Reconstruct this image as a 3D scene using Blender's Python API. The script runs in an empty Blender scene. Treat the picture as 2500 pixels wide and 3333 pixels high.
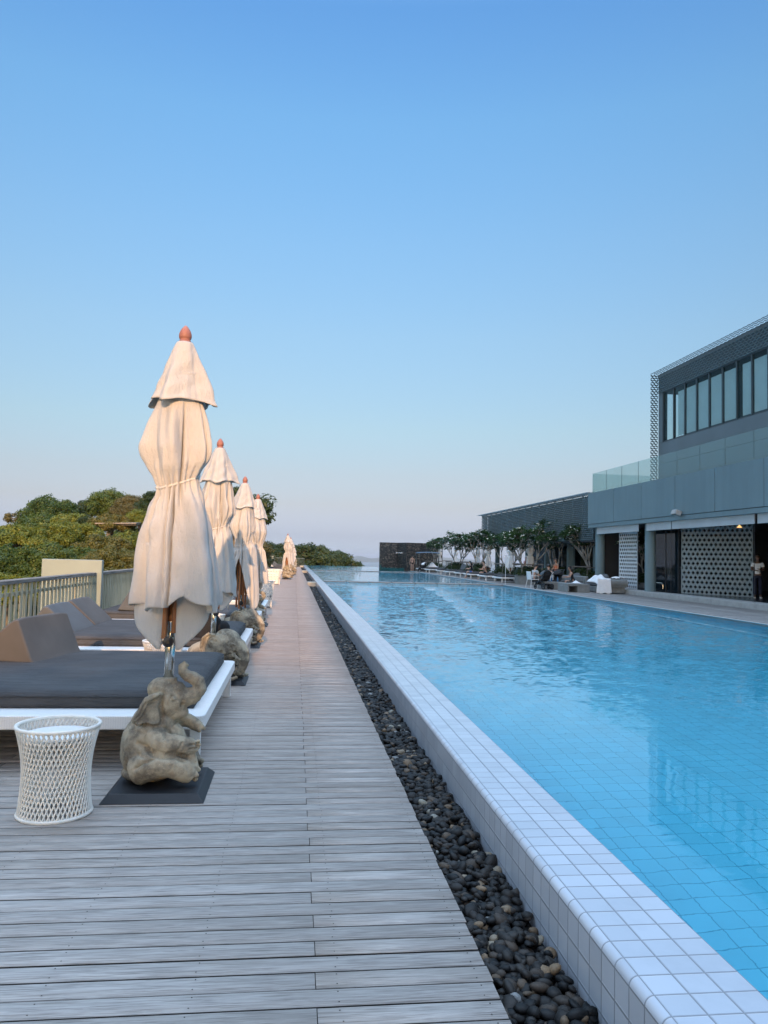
import bpy, bmesh, math, random
import numpy as np
from mathutils import Vector, Matrix, Euler

# ------------------------------------------------------------------ camera, sky, sun, exposure
SC = bpy.context.scene
COL = SC.collection
R = math.radians
YAW, PITCH, ROLL = R(6.697), R(3.376), R(1.42)
cam_d = bpy.data.cameras.new('camera'); cam = bpy.data.objects.new('camera', cam_d); COL.objects.link(cam)
fw = Vector((math.sin(YAW)*math.cos(PITCH), math.cos(YAW)*math.cos(PITCH), math.sin(PITCH)))
rt = Vector((math.cos(YAW), -math.sin(YAW), 0)); up = rt.cross(fw)
cr_ = rt*math.cos(ROLL) + up*math.sin(ROLL); cu_ = up*math.cos(ROLL) - rt*math.sin(ROLL)
cam.matrix_world = Matrix(((cr_.x, cu_.x, -fw.x, 0), (cr_.y, cu_.y, -fw.y, 0), (cr_.z, cu_.z, -fw.z, 1.5), (0, 0, 0, 1)))
cam_d.sensor_fit = 'VERTICAL'; cam_d.sensor_height = 36; cam_d.lens = 36*2450/3333
cam_d.clip_start = 0.05; cam_d.clip_end = 60000
SC.camera = cam
SUN_EL, SUN_AZ = R(17.0), R(180.5)        # low sun almost straight behind the photographer
world = bpy.data.worlds.new('World'); SC.world = world; world.use_nodes = True
wn, wl = world.node_tree.nodes, world.node_tree.links
bg = wn['Background']
sky = wn.new('ShaderNodeTexSky'); sky.sky_type = 'NISHITA'; sky.sun_disc = False
sky.sun_elevation = SUN_EL; sky.sun_rotation = SUN_AZ; sky.altitude = 60; sky.air_density = 1.0; sky.dust_density = 0.6; sky.ozone_density = 2.0
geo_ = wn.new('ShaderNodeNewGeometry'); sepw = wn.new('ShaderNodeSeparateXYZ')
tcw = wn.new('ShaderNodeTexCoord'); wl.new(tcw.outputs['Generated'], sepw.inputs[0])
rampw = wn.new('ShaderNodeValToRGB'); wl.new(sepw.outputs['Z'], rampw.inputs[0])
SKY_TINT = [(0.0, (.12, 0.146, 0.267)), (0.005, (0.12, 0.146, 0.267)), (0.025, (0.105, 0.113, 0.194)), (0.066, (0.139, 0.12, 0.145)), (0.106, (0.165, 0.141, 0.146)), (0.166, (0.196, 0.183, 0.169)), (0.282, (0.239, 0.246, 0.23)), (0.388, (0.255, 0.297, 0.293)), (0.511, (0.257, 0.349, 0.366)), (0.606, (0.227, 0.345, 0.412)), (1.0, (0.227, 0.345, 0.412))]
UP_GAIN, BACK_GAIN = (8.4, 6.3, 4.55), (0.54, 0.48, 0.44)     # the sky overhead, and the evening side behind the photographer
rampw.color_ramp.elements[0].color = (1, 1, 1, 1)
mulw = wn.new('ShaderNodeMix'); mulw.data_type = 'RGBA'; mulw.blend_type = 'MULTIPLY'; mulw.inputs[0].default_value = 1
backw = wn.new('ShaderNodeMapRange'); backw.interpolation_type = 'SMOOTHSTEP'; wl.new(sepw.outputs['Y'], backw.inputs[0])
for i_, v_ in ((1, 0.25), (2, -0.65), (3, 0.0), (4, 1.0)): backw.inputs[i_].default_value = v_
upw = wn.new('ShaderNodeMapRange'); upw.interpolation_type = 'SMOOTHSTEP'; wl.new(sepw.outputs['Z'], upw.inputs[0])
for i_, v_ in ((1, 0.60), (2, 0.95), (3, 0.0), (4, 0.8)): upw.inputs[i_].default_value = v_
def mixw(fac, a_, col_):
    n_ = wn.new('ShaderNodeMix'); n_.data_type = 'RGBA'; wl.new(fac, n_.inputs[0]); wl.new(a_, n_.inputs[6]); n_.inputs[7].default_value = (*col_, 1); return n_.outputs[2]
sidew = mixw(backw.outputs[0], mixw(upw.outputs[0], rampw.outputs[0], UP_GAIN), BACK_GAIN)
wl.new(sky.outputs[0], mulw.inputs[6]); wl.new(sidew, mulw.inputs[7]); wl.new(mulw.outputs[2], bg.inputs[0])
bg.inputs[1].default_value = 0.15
def set_ramp(cr, stops):
    while len(cr.elements) > 1: cr.elements.remove(cr.elements[-1])
    cr.elements[0].position = stops[0][0]; cr.elements[0].color = (*stops[0][1], 1)
    for p, c in stops[1:]:
        e = cr.elements.new(p); e.color = (*c, 1)
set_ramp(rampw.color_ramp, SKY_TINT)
sun_d = bpy.data.lights.new('sun', 'SUN'); sun_d.energy = 1.12; sun_d.angle = R(0.5); sun_d.color = (1.0, 0.58, 0.30)
sun = bpy.data.objects.new('sun', sun_d); COL.objects.link(sun)
ldir = Vector((0.0083, 1.0, -math.tan(SUN_EL))).normalized()
sun.rotation_euler = ldir.to_track_quat('-Z', 'Y').to_euler()
SC.view_settings.view_transform = 'Standard'; SC.view_settings.look = 'None'; SC.view_settings.gamma = 1
SC.view_settings.exposure = 2.2
SC.view_settings.use_curve_mapping = False

# ------------------------------------------------------------------ node / material helpers
MATS = {}
class NT:
    def __init__(s, name):
        s.m = bpy.data.materials.new(name); s.m.use_nodes = True
        s.n = s.m.node_tree.nodes; s.l = s.m.node_tree.links
        s.b = s.n['Principled BSDF']; s.out = s.n['Material Output']; MATS[name] = s.m
    def node(s, t, ins=None, **kw):
        n = s.n.new(t)
        for k, v in kw.items(): setattr(n, k, v)
        for k, v in (ins or {}).items():
            if hasattr(v, 'is_output'): s.l.new(v, n.inputs[k])
            else: n.inputs[k].default_value = v
        return n
    def coord(s, scale=(1, 1, 1), kind='Object', rot=(0, 0, 0)):
        t = s.node('ShaderNodeTexCoord')
        return s.node('ShaderNodeMapping', {0: t.outputs[kind], 'Scale': scale, 'Rotation': rot}).outputs[0]
    def noise(s, vec, scale, detail=4, rough=0.55, dist=0.0, out='Fac'):
        return s.node('ShaderNodeTexNoise', {'Vector': vec, 'Scale': scale, 'Detail': detail, 'Roughness': rough, 'Distortion': dist}).outputs[out]
    def ramp(s, fac, stops, interp='LINEAR'):
        r = s.node('ShaderNodeValToRGB', {0: fac}); set_ramp(r.color_ramp, stops); r.color_ramp.interpolation = interp
        return r.outputs[0]
    def mix(s, fac, a, b, mode='MIX'):
        n = s.node('ShaderNodeMix', data_type='RGBA', blend_type=mode)
        for k, v in ((0, fac), (6, a), (7, b)):
            if hasattr(v, 'is_output'): s.l.new(v, n.inputs[k])
            else: n.inputs[k].default_value = (*v, 1) if isinstance(v, tuple) and len(v) == 3 else v
        return n.outputs[2]
    def math(s, op, a, b=0.0, c=None):
        n = s.node('ShaderNodeMath', operation=op)
        for k, v in ((0, a), (1, b)) + (((2, c),) if c is not None else ()):
            if hasattr(v, 'is_output'): s.l.new(v, n.inputs[k])
            else: n.inputs[k].default_value = v
        return n.outputs[0]
    def attr(s, name, out='Fac'): return s.node('ShaderNodeAttribute', attribute_name=name).outputs[out]
    def objrand(s): return s.node('ShaderNodeObjectInfo').outputs['Random']
    def bump(s, h, strength=0.3, dist=0.01):
        b = s.node('ShaderNodeBump', {'Height': h, 'Strength': strength, 'Distance': dist}); s.l.new(b.outputs[0], s.b.inputs['Normal']); return b
    def col(s, c):
        if hasattr(c, 'is_output'): s.l.new(c, s.b.inputs['Base Color'])
        else: s.b.inputs['Base Color'].default_value = (*c, 1)
    def set(s, **kw):
        for k, v in kw.items():
            i = s.b.inputs[k.replace('_', ' ')]
            if hasattr(v, 'is_output'): s.l.new(v, i)
            else: i.default_value = v
G3 = lambda v: (v, v, v)
def plain(name, c, rough=0.6, var=0.12, scale=6, bump=0.0, bscale=60, metallic=0.0, bdist=0.003):
    t = NT(name); v = t.coord()
    lo = tuple(max(0, x*(1-var)) for x in c); hi = tuple(min(1, x*(1+var)) for x in c)
    t.col(t.ramp(t.noise(v, scale, 5), [(0.3, lo), (0.7, hi)]))
    t.set(Roughness=rough, Metallic=metallic)
    if bump: t.bump(t.noise(v, bscale, 3), bump, bdist)
    return t.m

# ---- deck boards: one tone per board, long grain
t = NT('deck_wood'); tone = t.attr('board'); p0 = t.coord()
def shifted(sc):
    off = t.node('ShaderNodeCombineXYZ', {0: t.math('MULTIPLY', tone, 57.0), 1: t.math('MULTIPLY', tone, 31.0), 2: 0.0}).outputs[0]
    v = t.node('ShaderNodeVectorMath', {0: p0, 1: off}, operation='ADD').outputs[0]
    return t.node('ShaderNodeMapping', {0: v, 'Scale': sc}).outputs[0]
g1 = t.noise(shifted((3.0, 30, 30)), 1.5, 7, 0.66, 0.8); g2 = t.noise(shifted((1.2, 5, 5)), 1.3, 4); g3 = t.noise(shifted((5, 190, 190)), 1.0, 3, 0.6, 0.4); g4 = t.noise(t.coord((0.5, 0.5, 0.5)), 1.2, 4)
c = t.mix(t.ramp(g1, [(0.28, G3(0)), (0.72, G3(1))]), (0.29, 0.265, 0.243), (0.51, 0.47, 0.435))
c = t.mix(t.ramp(g3, [(0.38, G3(0.7)), (0.50, G3(0))]), c, (0.16, 0.142, 0.126))
c = t.mix(0.6, c, t.ramp(tone, [(0, (0.80, 0.77, 0.73)), (0.5, (0.96, 0.94, 0.92)), (1, (1.08, 1.07, 1.06))]), 'MULTIPLY')
c = t.mix(t.ramp(g2, [(0.52, G3(0)), (0.74, G3(0.55))]), c, (0.30, 0.265, 0.232))
c = t.mix(t.ramp(g4, [(0.50, G3(0)), (0.68, G3(0.3))]), c, (0.25, 0.215, 0.185))
py = t.node('ShaderNodeSeparateXYZ', {0: p0}).outputs['Y']; far_brown = t.node('ShaderNodeMapRange', {0: t.math('ADD', py, t.math('MULTIPLY', g4, 5.0)), 1: 6.5, 2: 13.0, 3: 0.0, 4: 0.62}).outputs[0]
c = t.mix(far_brown, c, t.mix(1.0, c, (1.06, 0.83, 0.70, 1), 'MULTIPLY'))      # boards further on are tinted a warmer brown
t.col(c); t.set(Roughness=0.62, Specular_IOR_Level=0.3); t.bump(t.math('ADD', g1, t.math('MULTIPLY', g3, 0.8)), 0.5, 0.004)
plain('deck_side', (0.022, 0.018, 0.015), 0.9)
plain('deck_joist', (0.008, 0.008, 0.008), 0.95)
t = NT('far_deck'); v = t.coord((1, 14, 1)); g1 = t.noise(v, 1.5, 5)
sp = t.node('ShaderNodeSeparateXYZ', {0: t.coord()}).outputs['Y']; fr = t.math('FRACT', t.math('DIVIDE', sp, 0.108))
t.col(t.mix(t.math('LESS_THAN', fr, 0.07), t.ramp(g1, [(0.3, (0.16, 0.15, 0.14)), (0.7, (0.3, 0.285, 0.27))]), (0.05, 0.045, 0.04))); t.set(Roughness=0.6)
# ---- pebbles
t = NT('pebble'); tone = t.attr('tone'); v = t.coord(); sp = t.noise(v, 140, 4)
c = t.ramp(tone, [(0, (0.005, 0.005, 0.005)), (0.3, (0.010, 0.0105, 0.011)), (0.55, (0.021, 0.018, 0.0155)), (0.75, (0.03, 0.028, 0.026)), (0.90, (0.06, 0.045, 0.033)), (0.965, (0.20, 0.14, 0.085)), (0.985, (0.24, 0.225, 0.18)), (1, (0.2, 0.215, 0.225))])
t.col(t.mix(0.5, c, t.ramp(sp, [(0.35, G3(0.6)), (0.65, G3(1.4))]), 'MULTIPLY')); t.set(Roughness=0.5, Specular_IOR_Level=0.22); t.bump(sp, 0.2, 0.002)
# ---- ceramic tiles of the coping: uv is in metres
def tile_mat(name, base, grout, pu, pv, w, rough, ou=0.0, coord='UV', var=0.04, bumpy=True):
    t = NT(name); s = t.node('ShaderNodeSeparateXYZ', {0: t.coord(kind=coord)})
    def line(o, p, k):
        a = t.math('FRACT', t.math('DIVIDE', t.math('ADD', o, k), p)); a = t.math('ABSOLUTE', t.math('SUBTRACT', a, 0.5))
        return t.math('SUBTRACT', a, 0.5 - w/p/2)     # >0 inside grout
    lu, lv = line(s.outputs[0], pu, ou), line(s.outputs[1], pv, 0)
    m = t.math('MAXIMUM', lu, lv); g = t.math('GREATER_THAN', m, 0.0)
    fl = t.node('ShaderNodeCombineXYZ', {0: t.math('FLOOR', t.math('DIVIDE', t.math('ADD', s.outputs[0], ou), pu)), 1: t.math('FLOOR', t.math('DIVIDE', s.outputs[1], pv)), 2: 0.0}).outputs[0]
    rnd = t.node('ShaderNodeTexWhiteNoise', {0: fl}, noise_dimensions='3D').outputs[0]
    ns = t.ramp(t.noise(t.coord(kind='Object'), 2.2, 6, 0.65), [(0.3, G3(0.0)), (0.5, G3(0.75)), (0.7, G3(1.0))])
    tone = t.math('ADD', t.math('MULTIPLY', rnd, var*2), t.math('MULTIPLY', ns, var*2))
    tone = t.math('ADD', tone, 1 - var*2)
    cc = t.node('ShaderNodeVectorMath', {0: base}, operation='SCALE'); t.l.new(tone, cc.inputs['Scale'])
    t.col(t.mix(g, cc.outputs[0], grout)); t.set(Roughness=t.math('ADD', t.math('MULTIPLY', g, 0.5), rough))
    if bumpy: t.bump(t.math('SUBTRACT', 1.0, t.node('ShaderNodeMapRange', {0: m, 1: -0.03, 2: 0.0}).outputs[0]), 0.4, 0.003)
    return t.m
tile_mat('coping_tile', (0.48, 0.51, 0.555), (0.23, 0.245, 0.265), 0.105, 0.108, 0.0055, 0.16, ou=0.0, var=0.065)
tile_mat('pool_tile', (0.085, 0.56, 0.74), (0.04, 0.34, 0.50), 0.15, 0.15, 0.007, 0.4, coord='Object', var=0.05, bumpy=False)
t = NT('pool_water'); v = t.coord((1, 1.0, 1))
yy = t.node('ShaderNodeSeparateXYZ', {0: t.coord()}).outputs['Y']; n3 = t.noise(t.coord((0.5, 1, 1)), 0.35, 2)
breeze_ = t.math('MULTIPLY', 2.4, t.ramp(t.math('DIVIDE', yy, 100.0), [(0.0, G3(0.016)), (0.05, G3(0.025)), (0.09, G3(0.16)), (0.15, G3(0.5)), (0.22, G3(1.0)), (0.375, G3(1.0)), (0.385, G3(0.26)), (1, G3(0.26))]))
amt = t.math('MULTIPLY', t.ramp(n3, [(0.35, G3(0.55)), (0.62, G3(1))]), breeze_)
ca, cb = t.noise(v, 2.4, 2, 0.5, 0.4, 'Color'), t.noise(t.coord((0.7, 1.3, 1)), 14.0, 3, 0.55, 0.3, 'Color')
slope = t.node('ShaderNodeVectorMath', {0: t.mix(0.72, ca, cb), 1: (0.5, 0.5, 0.5)}, operation='SUBTRACT').outputs[0]
sc_ = t.node('ShaderNodeVectorMath', {0: slope}, operation='SCALE'); t.l.new(amt, sc_.inputs['Scale'])
flat = t.node('ShaderNodeVectorMath', {0: sc_.outputs[0], 1: (1, 1, 0)}, operation='MULTIPLY').outputs[0]
nrm = t.node('ShaderNodeVectorMath', {0: t.node('ShaderNodeVectorMath', {0: flat, 1: (0, 0, 1)}, operation='ADD').outputs[0]}, operation='NORMALIZE').outputs[0]
t.col((1, 1, 1)); t.set(Roughness=0.0, IOR=1.33, Transmission_Weight=1.0); bf = t.math('SUBTRACT', 1.0, t.math('MULTIPLY', t.node('ShaderNodeNewGeometry').outputs['Backfacing'], 2.0))
fn = t.node('ShaderNodeVectorMath', {0: nrm}, operation='SCALE'); t.l.new(bf, fn.inputs['Scale']); t.l.new(fn.outputs[0], t.b.inputs['Normal'])
# ---- sculpted and painted things
t = NT('stone'); v = t.coord(); a = t.noise(v, 7, 6, 0.65); b = t.noise(v, 60, 5, 0.7); c3 = t.noise(v, 4, 4); d = t.noise(v, 160, 2)
c = t.mix(t.ramp(a, [(0.40, G3(0)), (0.58, G3(1))]), (0.17, 0.15, 0.118), (0.44, 0.385, 0.285))
c = t.mix(t.ramp(b, [(0.62, G3(0)), (0.72, G3(0.7))]), c, (0.07, 0.063, 0.052))
c = t.mix(t.ramp(c3, [(0.60, G3(0)), (0.72, G3(0.55))]), c, (0.36, 0.20, 0.09))
c = t.mix(t.ramp(d, [(0.66, G3(0)), (0.74, G3(0.7))]), c, (0.6, 0.56, 0.45))
t.col(c); t.set(Roughness=0.92, Specular_IOR_Level=0.2); t.bump(t.math('ADD', b, t.math('MULTIPLY', d, 0.5)), 0.35, 0.005)
t = NT('canopy_cloth'); v = t.coord(); a = t.noise(v, 2.5, 4); wv = t.noise(t.coord((14, 14, 4)), 2.5, 4, 0.6, 1.0); rn = t.objrand()
c = t.ramp(a, [(0.3, (0.56, 0.545, 0.52)), (0.7, (0.63, 0.615, 0.59))])
t.col(c); t.set(Roughness=0.9, Specular_IOR_Level=0.1); bm_ = t.bump(t.math('ADD', t.math('ADD', wv, t.math('MULTIPLY', t.noise(t.coord((30, 30, 16)), 2.0, 4, 0.6, 1.5), 0.5)), t.math('MULTIPLY', t.noise(v, 300, 1), 0.1)), 0.6, 0.014)
tr = t.node('ShaderNodeBsdfTranslucent', {0: (0.62, 0.56, 0.47, 1)}); t.l.new(bm_.outputs[0], tr.inputs['Normal'])
mx = t.node('ShaderNodeMixShader', {0: 0.16, 1: t.b.outputs[0], 2: tr.outputs[0]}); t.l.new(mx.outputs[0], t.out.inputs[0])
t = NT('dark_fabric'); v = t.coord(); wr = t.noise(t.coord((1.1, 7, 7)), 2.2, 5, 0.55, 1.2)
t.col(t.ramp(t.noise(v, 2.0, 4), [(0.3, (0.055, 0.056, 0.06)), (0.7, (0.082, 0.083, 0.085))])); t.set(Roughness=0.8, Specular_IOR_Level=0.25)
t.bump(t.math('ADD', t.ramp(wr, [(0.42, G3(0)), (0.56, G3(1))]), t.math('MULTIPLY', t.noise(v, 400, 1), 0.06)), 0.6, 0.016)
plain('cushion_fabric', (0.098, 0.094, 0.09), 0.85, 0.14, 3, 0.15, 9, bdist=0.01)
plain('grey_cushion', (0.10, 0.11, 0.118), 0.85, 0.12, 3, 0.15, 9, bdist=0.01)
t = NT('white_wicker'); v = t.coord()
sx = t.node('ShaderNodeSeparateXYZ', {0: v}); wx = t.math('ADD', sx.outputs[0], sx.outputs[1])
wr = t.math('ABSOLUTE', t.math('SUBTRACT', t.math('FRACT', t.math('MULTIPLY', wx, 62.0)), 0.5))
wv = t.noise(t.coord((22, 90, 90)), 1.0, 2)
t.col(t.mix(t.ramp(wr, [(0.36, G3(0)), (0.5, G3(0.35))]), t.mix(t.ramp(wv, [(0.6, G3(0)), (0.7, G3(0.4))]), (0.80, 0.79, 0.77), (0.45, 0.45, 0.45)), (0.5, 0.5, 0.5))); t.set(Roughness=0.42); t.bump(wr, -0.4, 0.004)
plain('white_strand', (0.82, 0.79, 0.72), 0.45, 0.05, 20)
plain('white_paint', (0.80, 0.79, 0.77), 0.45, 0.05)
plain('black_rubber', (0.012, 0.014, 0.018), 0.55, 0.2, 10, 0.2, 200)
plain('black_plastic', (0.012, 0.012, 0.013), 0.35, 0.2)
plain('steel', (0.62, 0.62, 0.6), 0.16, 0.08, 4, metallic=1.0)
plain('dark_metal', (0.06, 0.065, 0.07), 0.45, 0.15, metallic=0.6)
plain('rail_metal', (0.14, 0.17, 0.16), 0.5, 0.15)
t = NT('teak'); v = t.coord((30, 30, 2)); g = t.noise(v, 2, 5, 0.6, 0.5)
t.col(t.ramp(g, [(0.3, (0.17, 0.062, 0.022)), (0.7, (0.36, 0.15, 0.055))])); t.set(Roughness=0.35); t.bump(g, 0.15, 0.002)
plain('finial_wood', (0.33, 0.135, 0.10), 0.55, 0.12, 12)
t = NT('grey_timber'); g = t.noise(t.coord((14, 1.2, 14)), 2, 6, 0.6)
t.col(t.ramp(g, [(0.3, (0.10, 0.09, 0.08)), (0.7, (0.30, 0.27, 0.24))])); t.set(Roughness=0.75); t.bump(g, 0.3, 0.004)
t = NT('fence_slat'); g = t.noise(t.coord((1, 5, 0.7)), 1.6, 4); g2 = t.noise(t.coord((40, 40, 2)), 2, 4)
t.col(t.mix(t.ramp(g2, [(0.3, G3(0.15)), (0.75, G3(0.0))]), t.ramp(g, [(0.3, (0.44, 0.40, 0.27)), (0.7, (0.58, 0.53, 0.39))]), (0.16, 0.15, 0.1))); t.set(Roughness=0.6)
plain('pale_panel', (0.25, 0.31, 0.29), 0.38, 0.06, 2)
plain('strap_cloth', (0.60, 0.585, 0.56), 0.9)
plain('concrete', (0.36, 0.36, 0.345), 0.8, 0.16, 5, 0.25, 60)
plain('dark_concrete', (0.22, 0.23, 0.225), 0.75, 0.16, 5, 0.2, 60)
plain('slab_stone', (0.27, 0.24, 0.21), 0.7, 0.22, 4, 0.25, 40)
plain('bar_stone', (0.50, 0.45, 0.36), 0.7, 0.12, 6, 0.2, 60)
t = NT('render_grey'); v = t.coord(); a = t.noise(v, 0.7, 5); st = t.noise(t.coord((2.5, 2.5, 0.22)), 1.4, 5)
c = t.mix(t.ramp(st, [(0.45, G3(0)), (0.75, G3(0.45))]), t.ramp(a, [(0.3, (0.142, 0.208, 0.228)), (0.7, (0.165, 0.238, 0.258))]), (0.118, 0.17, 0.188))
t.col(c); t.set(Roughness=0.75); t.bump(t.noise(v, 90, 3), 0.12, 0.004)
plain('panel_grey', (0.125, 0.165, 0.185), 0.6, 0.08, 1.0)
plain('lattice_metal', (0.15, 0.21, 0.23), 0.55, 0.12)
plain('lattice_dark', (0.045, 0.07, 0.08), 0.5, 0.1)
plain('lattice_pale', (0.20, 0.26, 0.28), 0.5, 0.1)
plain('window_frame', (0.035, 0.055, 0.065), 0.4, 0.1)
plain('blind_fabric', (0.78, 0.82, 0.80), 0.85, 0.05, 2)
plain('shade_fabric', (0.46, 0.49, 0.50), 0.7, 0.06, 2)
plain('breeze_white', (0.72, 0.76, 0.78), 0.7, 0.08, 5, 0.15, 80)
plain('breeze_grey', (0.27, 0.32, 0.33), 0.7, 0.1, 5, 0.15, 80)
plain('breeze_dark', (0.05, 0.055, 0.06), 0.7, 0.1, 5)
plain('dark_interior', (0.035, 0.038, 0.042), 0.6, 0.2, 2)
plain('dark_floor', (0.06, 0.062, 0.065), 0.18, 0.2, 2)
plain('hotel_wall', (0.45, 0.43, 0.40), 0.8, 0.06, 1)
def glass(name, tint, rough=0.0, opaque=0.35, body=(0.3, 0.4, 0.38)):
    t = NT(name); t.set(Roughness=0.04, Specular_IOR_Level=0.6); t.col(t.ramp(t.noise(t.coord(), 0.8, 3), [(0.3, body), (0.7, tuple(x*1.12 for x in body))]))
    tr = t.node('ShaderNodeBsdfTransparent', {0: (*tint, 1)})
    mx = t.node('ShaderNodeMixShader', {0: opaque, 1: tr.outputs[0], 2: t.b.outputs[0]}); t.l.new(mx.outputs[0], t.out.inputs[0]); return t.m
glass('balustrade_glass', (0.86, 0.94, 0.93), 0, 0.20, (0.36, 0.45, 0.45))
glass('window_glass', (0.86, 0.94, 0.95), 0, 0.14, (0.05, 0.09, 0.10))
glass('dark_glass', (0.35, 0.45, 0.5), 0, 0.6, (0.012, 0.022, 0.03))
glass('pool_glass', (0.6, 0.8, 0.78), 0, 0.6, (0.02, 0.10, 0.10))
t = NT('pebble_wall'); vo = t.node('ShaderNodeTexVoronoi', {'Vector': t.coord((1, 1, 1.2)), 'Scale': 9.0}); rn = t.node('ShaderNodeTexVoronoi', {'Vector': t.coord((1, 1, 1.2)), 'Scale': 9.0}).outputs['Color']
sepc = t.node('ShaderNodeSeparateXYZ', {0: rn}).outputs[0]
c = t.ramp(sepc, [(0, (0.012, 0.012, 0.012)), (0.45, (0.05, 0.045, 0.04)), (0.8, (0.12, 0.10, 0.08)), (1, (0.26, 0.22, 0.17))])
t.col(t.mix(t.ramp(vo.outputs['Distance'], [(0.35, G3(0)), (0.62, G3(1))]), c, (0.008, 0.009, 0.01))); t.set(Roughness=0.6); t.bump(vo.outputs['Distance'], -0.8, 0.05)
def leaf_mat(name, cols, trans=(0.12, 0.2, 0.03), tw=0.25):
    t = NT(name); tone = t.attr('tone'); rn = t.objrand()
    f = t.math('ADD', t.math('MULTIPLY', tone, 0.75), t.math('MULTIPLY', rn, 0.25))
    t.col(t.ramp(f, [(i/(len(cols)-1), c) for i, c in enumerate(cols)])); t.set(Roughness=0.5, Specular_IOR_Level=0.3)
    tr = t.node('ShaderNodeBsdfTranslucent', {0: (*trans, 1)})
    mx = t.node('ShaderNodeMixShader', {0: tw, 1: t.b.outputs[0], 2: tr.outputs[0]}); t.l.new(mx.outputs[0], t.out.inputs[0]); return t.m
leaf_mat('leaf_olive', [(0.035, 0.06, 0.010), (0.10, 0.14, 0.02), (0.18, 0.21, 0.03), (0.28, 0.27, 0.05)], (0.2, 0.22, 0.03))
leaf_mat('leaf_green', [(0.012, 0.034, 0.010), (0.045, 0.085, 0.018), (0.09, 0.13, 0.025), (0.14, 0.165, 0.04)])
leaf_mat('leaf_dark', [(0.012, 0.03, 0.01), (0.03, 0.055, 0.016), (0.05, 0.075, 0.022), (0.075, 0.095, 0.03)], (0.06, 0.1, 0.02))
leaf_mat('leaf_olive2', [(0.05, 0.06, 0.014), (0.10, 0.11, 0.024), (0.15, 0.14, 0.035), (0.19, 0.165, 0.05)], (0.2, 0.19, 0.04))
leaf_mat('leaf_brown', [(0.05, 0.055, 0.018), (0.095, 0.095, 0.03), (0.14, 0.125, 0.045), (0.17, 0.15, 0.06)], (0.2, 0.16, 0.05))
leaf_mat('leaf_frangipani', [(0.012, 0.04, 0.018), (0.03, 0.075, 0.03), (0.05, 0.10, 0.04), (0.09, 0.14, 0.06)], (0.08, 0.14, 0.03))
_m = MATS['canopy_cloth'].copy(); _m.name = 'canopy_white'; MATS['canopy_white'] = _m
for n_ in _m.node_tree.nodes:
    if n_.type == 'VALTORGB' and abs(n_.color_ramp.elements[0].color[0]-0.56) < 0.01: set_ramp(n_.color_ramp, [(0.3, (0.84, 0.84, 0.83)), (0.7, (0.9, 0.9, 0.89))])
plain('petal_white', (0.85, 0.84, 0.78), 0.6, 0.05)
plain('bark', (0.17, 0.145, 0.11), 0.9, 0.25, 6, 0.4, 20, bdist=0.01)
plain('pale_bark', (0.33, 0.31, 0.28), 0.85, 0.2, 8, 0.3, 30)
plain('soil', (0.06, 0.05, 0.03), 0.95, 0.3, 0.5)
plain('hillside_ground', (0.05, 0.06, 0.025), 0.95, 0.4, 0.3)
plain('far_land', (0.05, 0.07, 0.04), 0.95, 0.3, 0.002)
t = NT('sea_water'); t.col((0.012, 0.045, 0.07)); t.set(Roughness=0.25); t.bump(t.noise(t.coord(), 0.25, 4), 0.4, 0.5)
def skin(name, c): 
    t = NT(name); t.col(t.ramp(t.noise(t.coord(), 12, 3), [(0.3, tuple(x*0.92 for x in c)), (0.7, tuple(x*1.06 for x in c))])); t.set(Roughness=0.5); return t.m
skin('skin_light', (0.52, 0.31, 0.22)); skin('skin_tan', (0.36, 0.19, 0.115)); skin('skin_dark', (0.16, 0.085, 0.055))
plain('hair_dark', (0.012, 0.01, 0.009), 0.45, 0.2, 40, 0.3, 90); plain('hair_grey', (0.35, 0.33, 0.31), 0.5, 0.2, 40)
plain('cloth_black', (0.012, 0.012, 0.014), 0.85, 0.2); plain('cloth_white', (0.80, 0.80, 0.80), 0.9, 0.05, 8, 0.3, 14, bdist=0.01)
plain('cloth_grey', (0.42, 0.45, 0.46), 0.9, 0.08); plain('cloth_navy', (0.012, 0.014, 0.035), 0.85, 0.15); plain('cloth_pink', (0.55, 0.33, 0.31), 0.9, 0.08)
plain('cloth_orange', (0.62, 0.16, 0.06), 0.85, 0.1); plain('cloth_blue', (0.08, 0.16, 0.42), 0.85, 0.5, 22)
plain('bottle_blue', (0.06, 0.16, 0.30), 0.2, 0.1); plain('canopy_blue', (0.18, 0.27, 0.38), 0.45, 0.12)
t = NT('lamp_glow'); t.col((0.9, 0.6, 0.25)); t.set(Emission_Color=(1.0, 0.55, 0.2, 1), Emission_Strength=0.3)
t = NT('curtain'); wv = t.node('ShaderNodeTexVoronoi', {'Vector': t.coord((9, 9, 5)), 'Scale': 3.0}).outputs['Color']; sx = t.node('ShaderNodeSeparateXYZ', {0: wv}).outputs[0]
t.col(t.ramp(sx, [(0.5, (0.012, 0.012, 0.016)), (0.8, (0.06, 0.06, 0.075)), (1, (0.22, 0.22, 0.25))])); t.set(Roughness=0.5)

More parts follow.
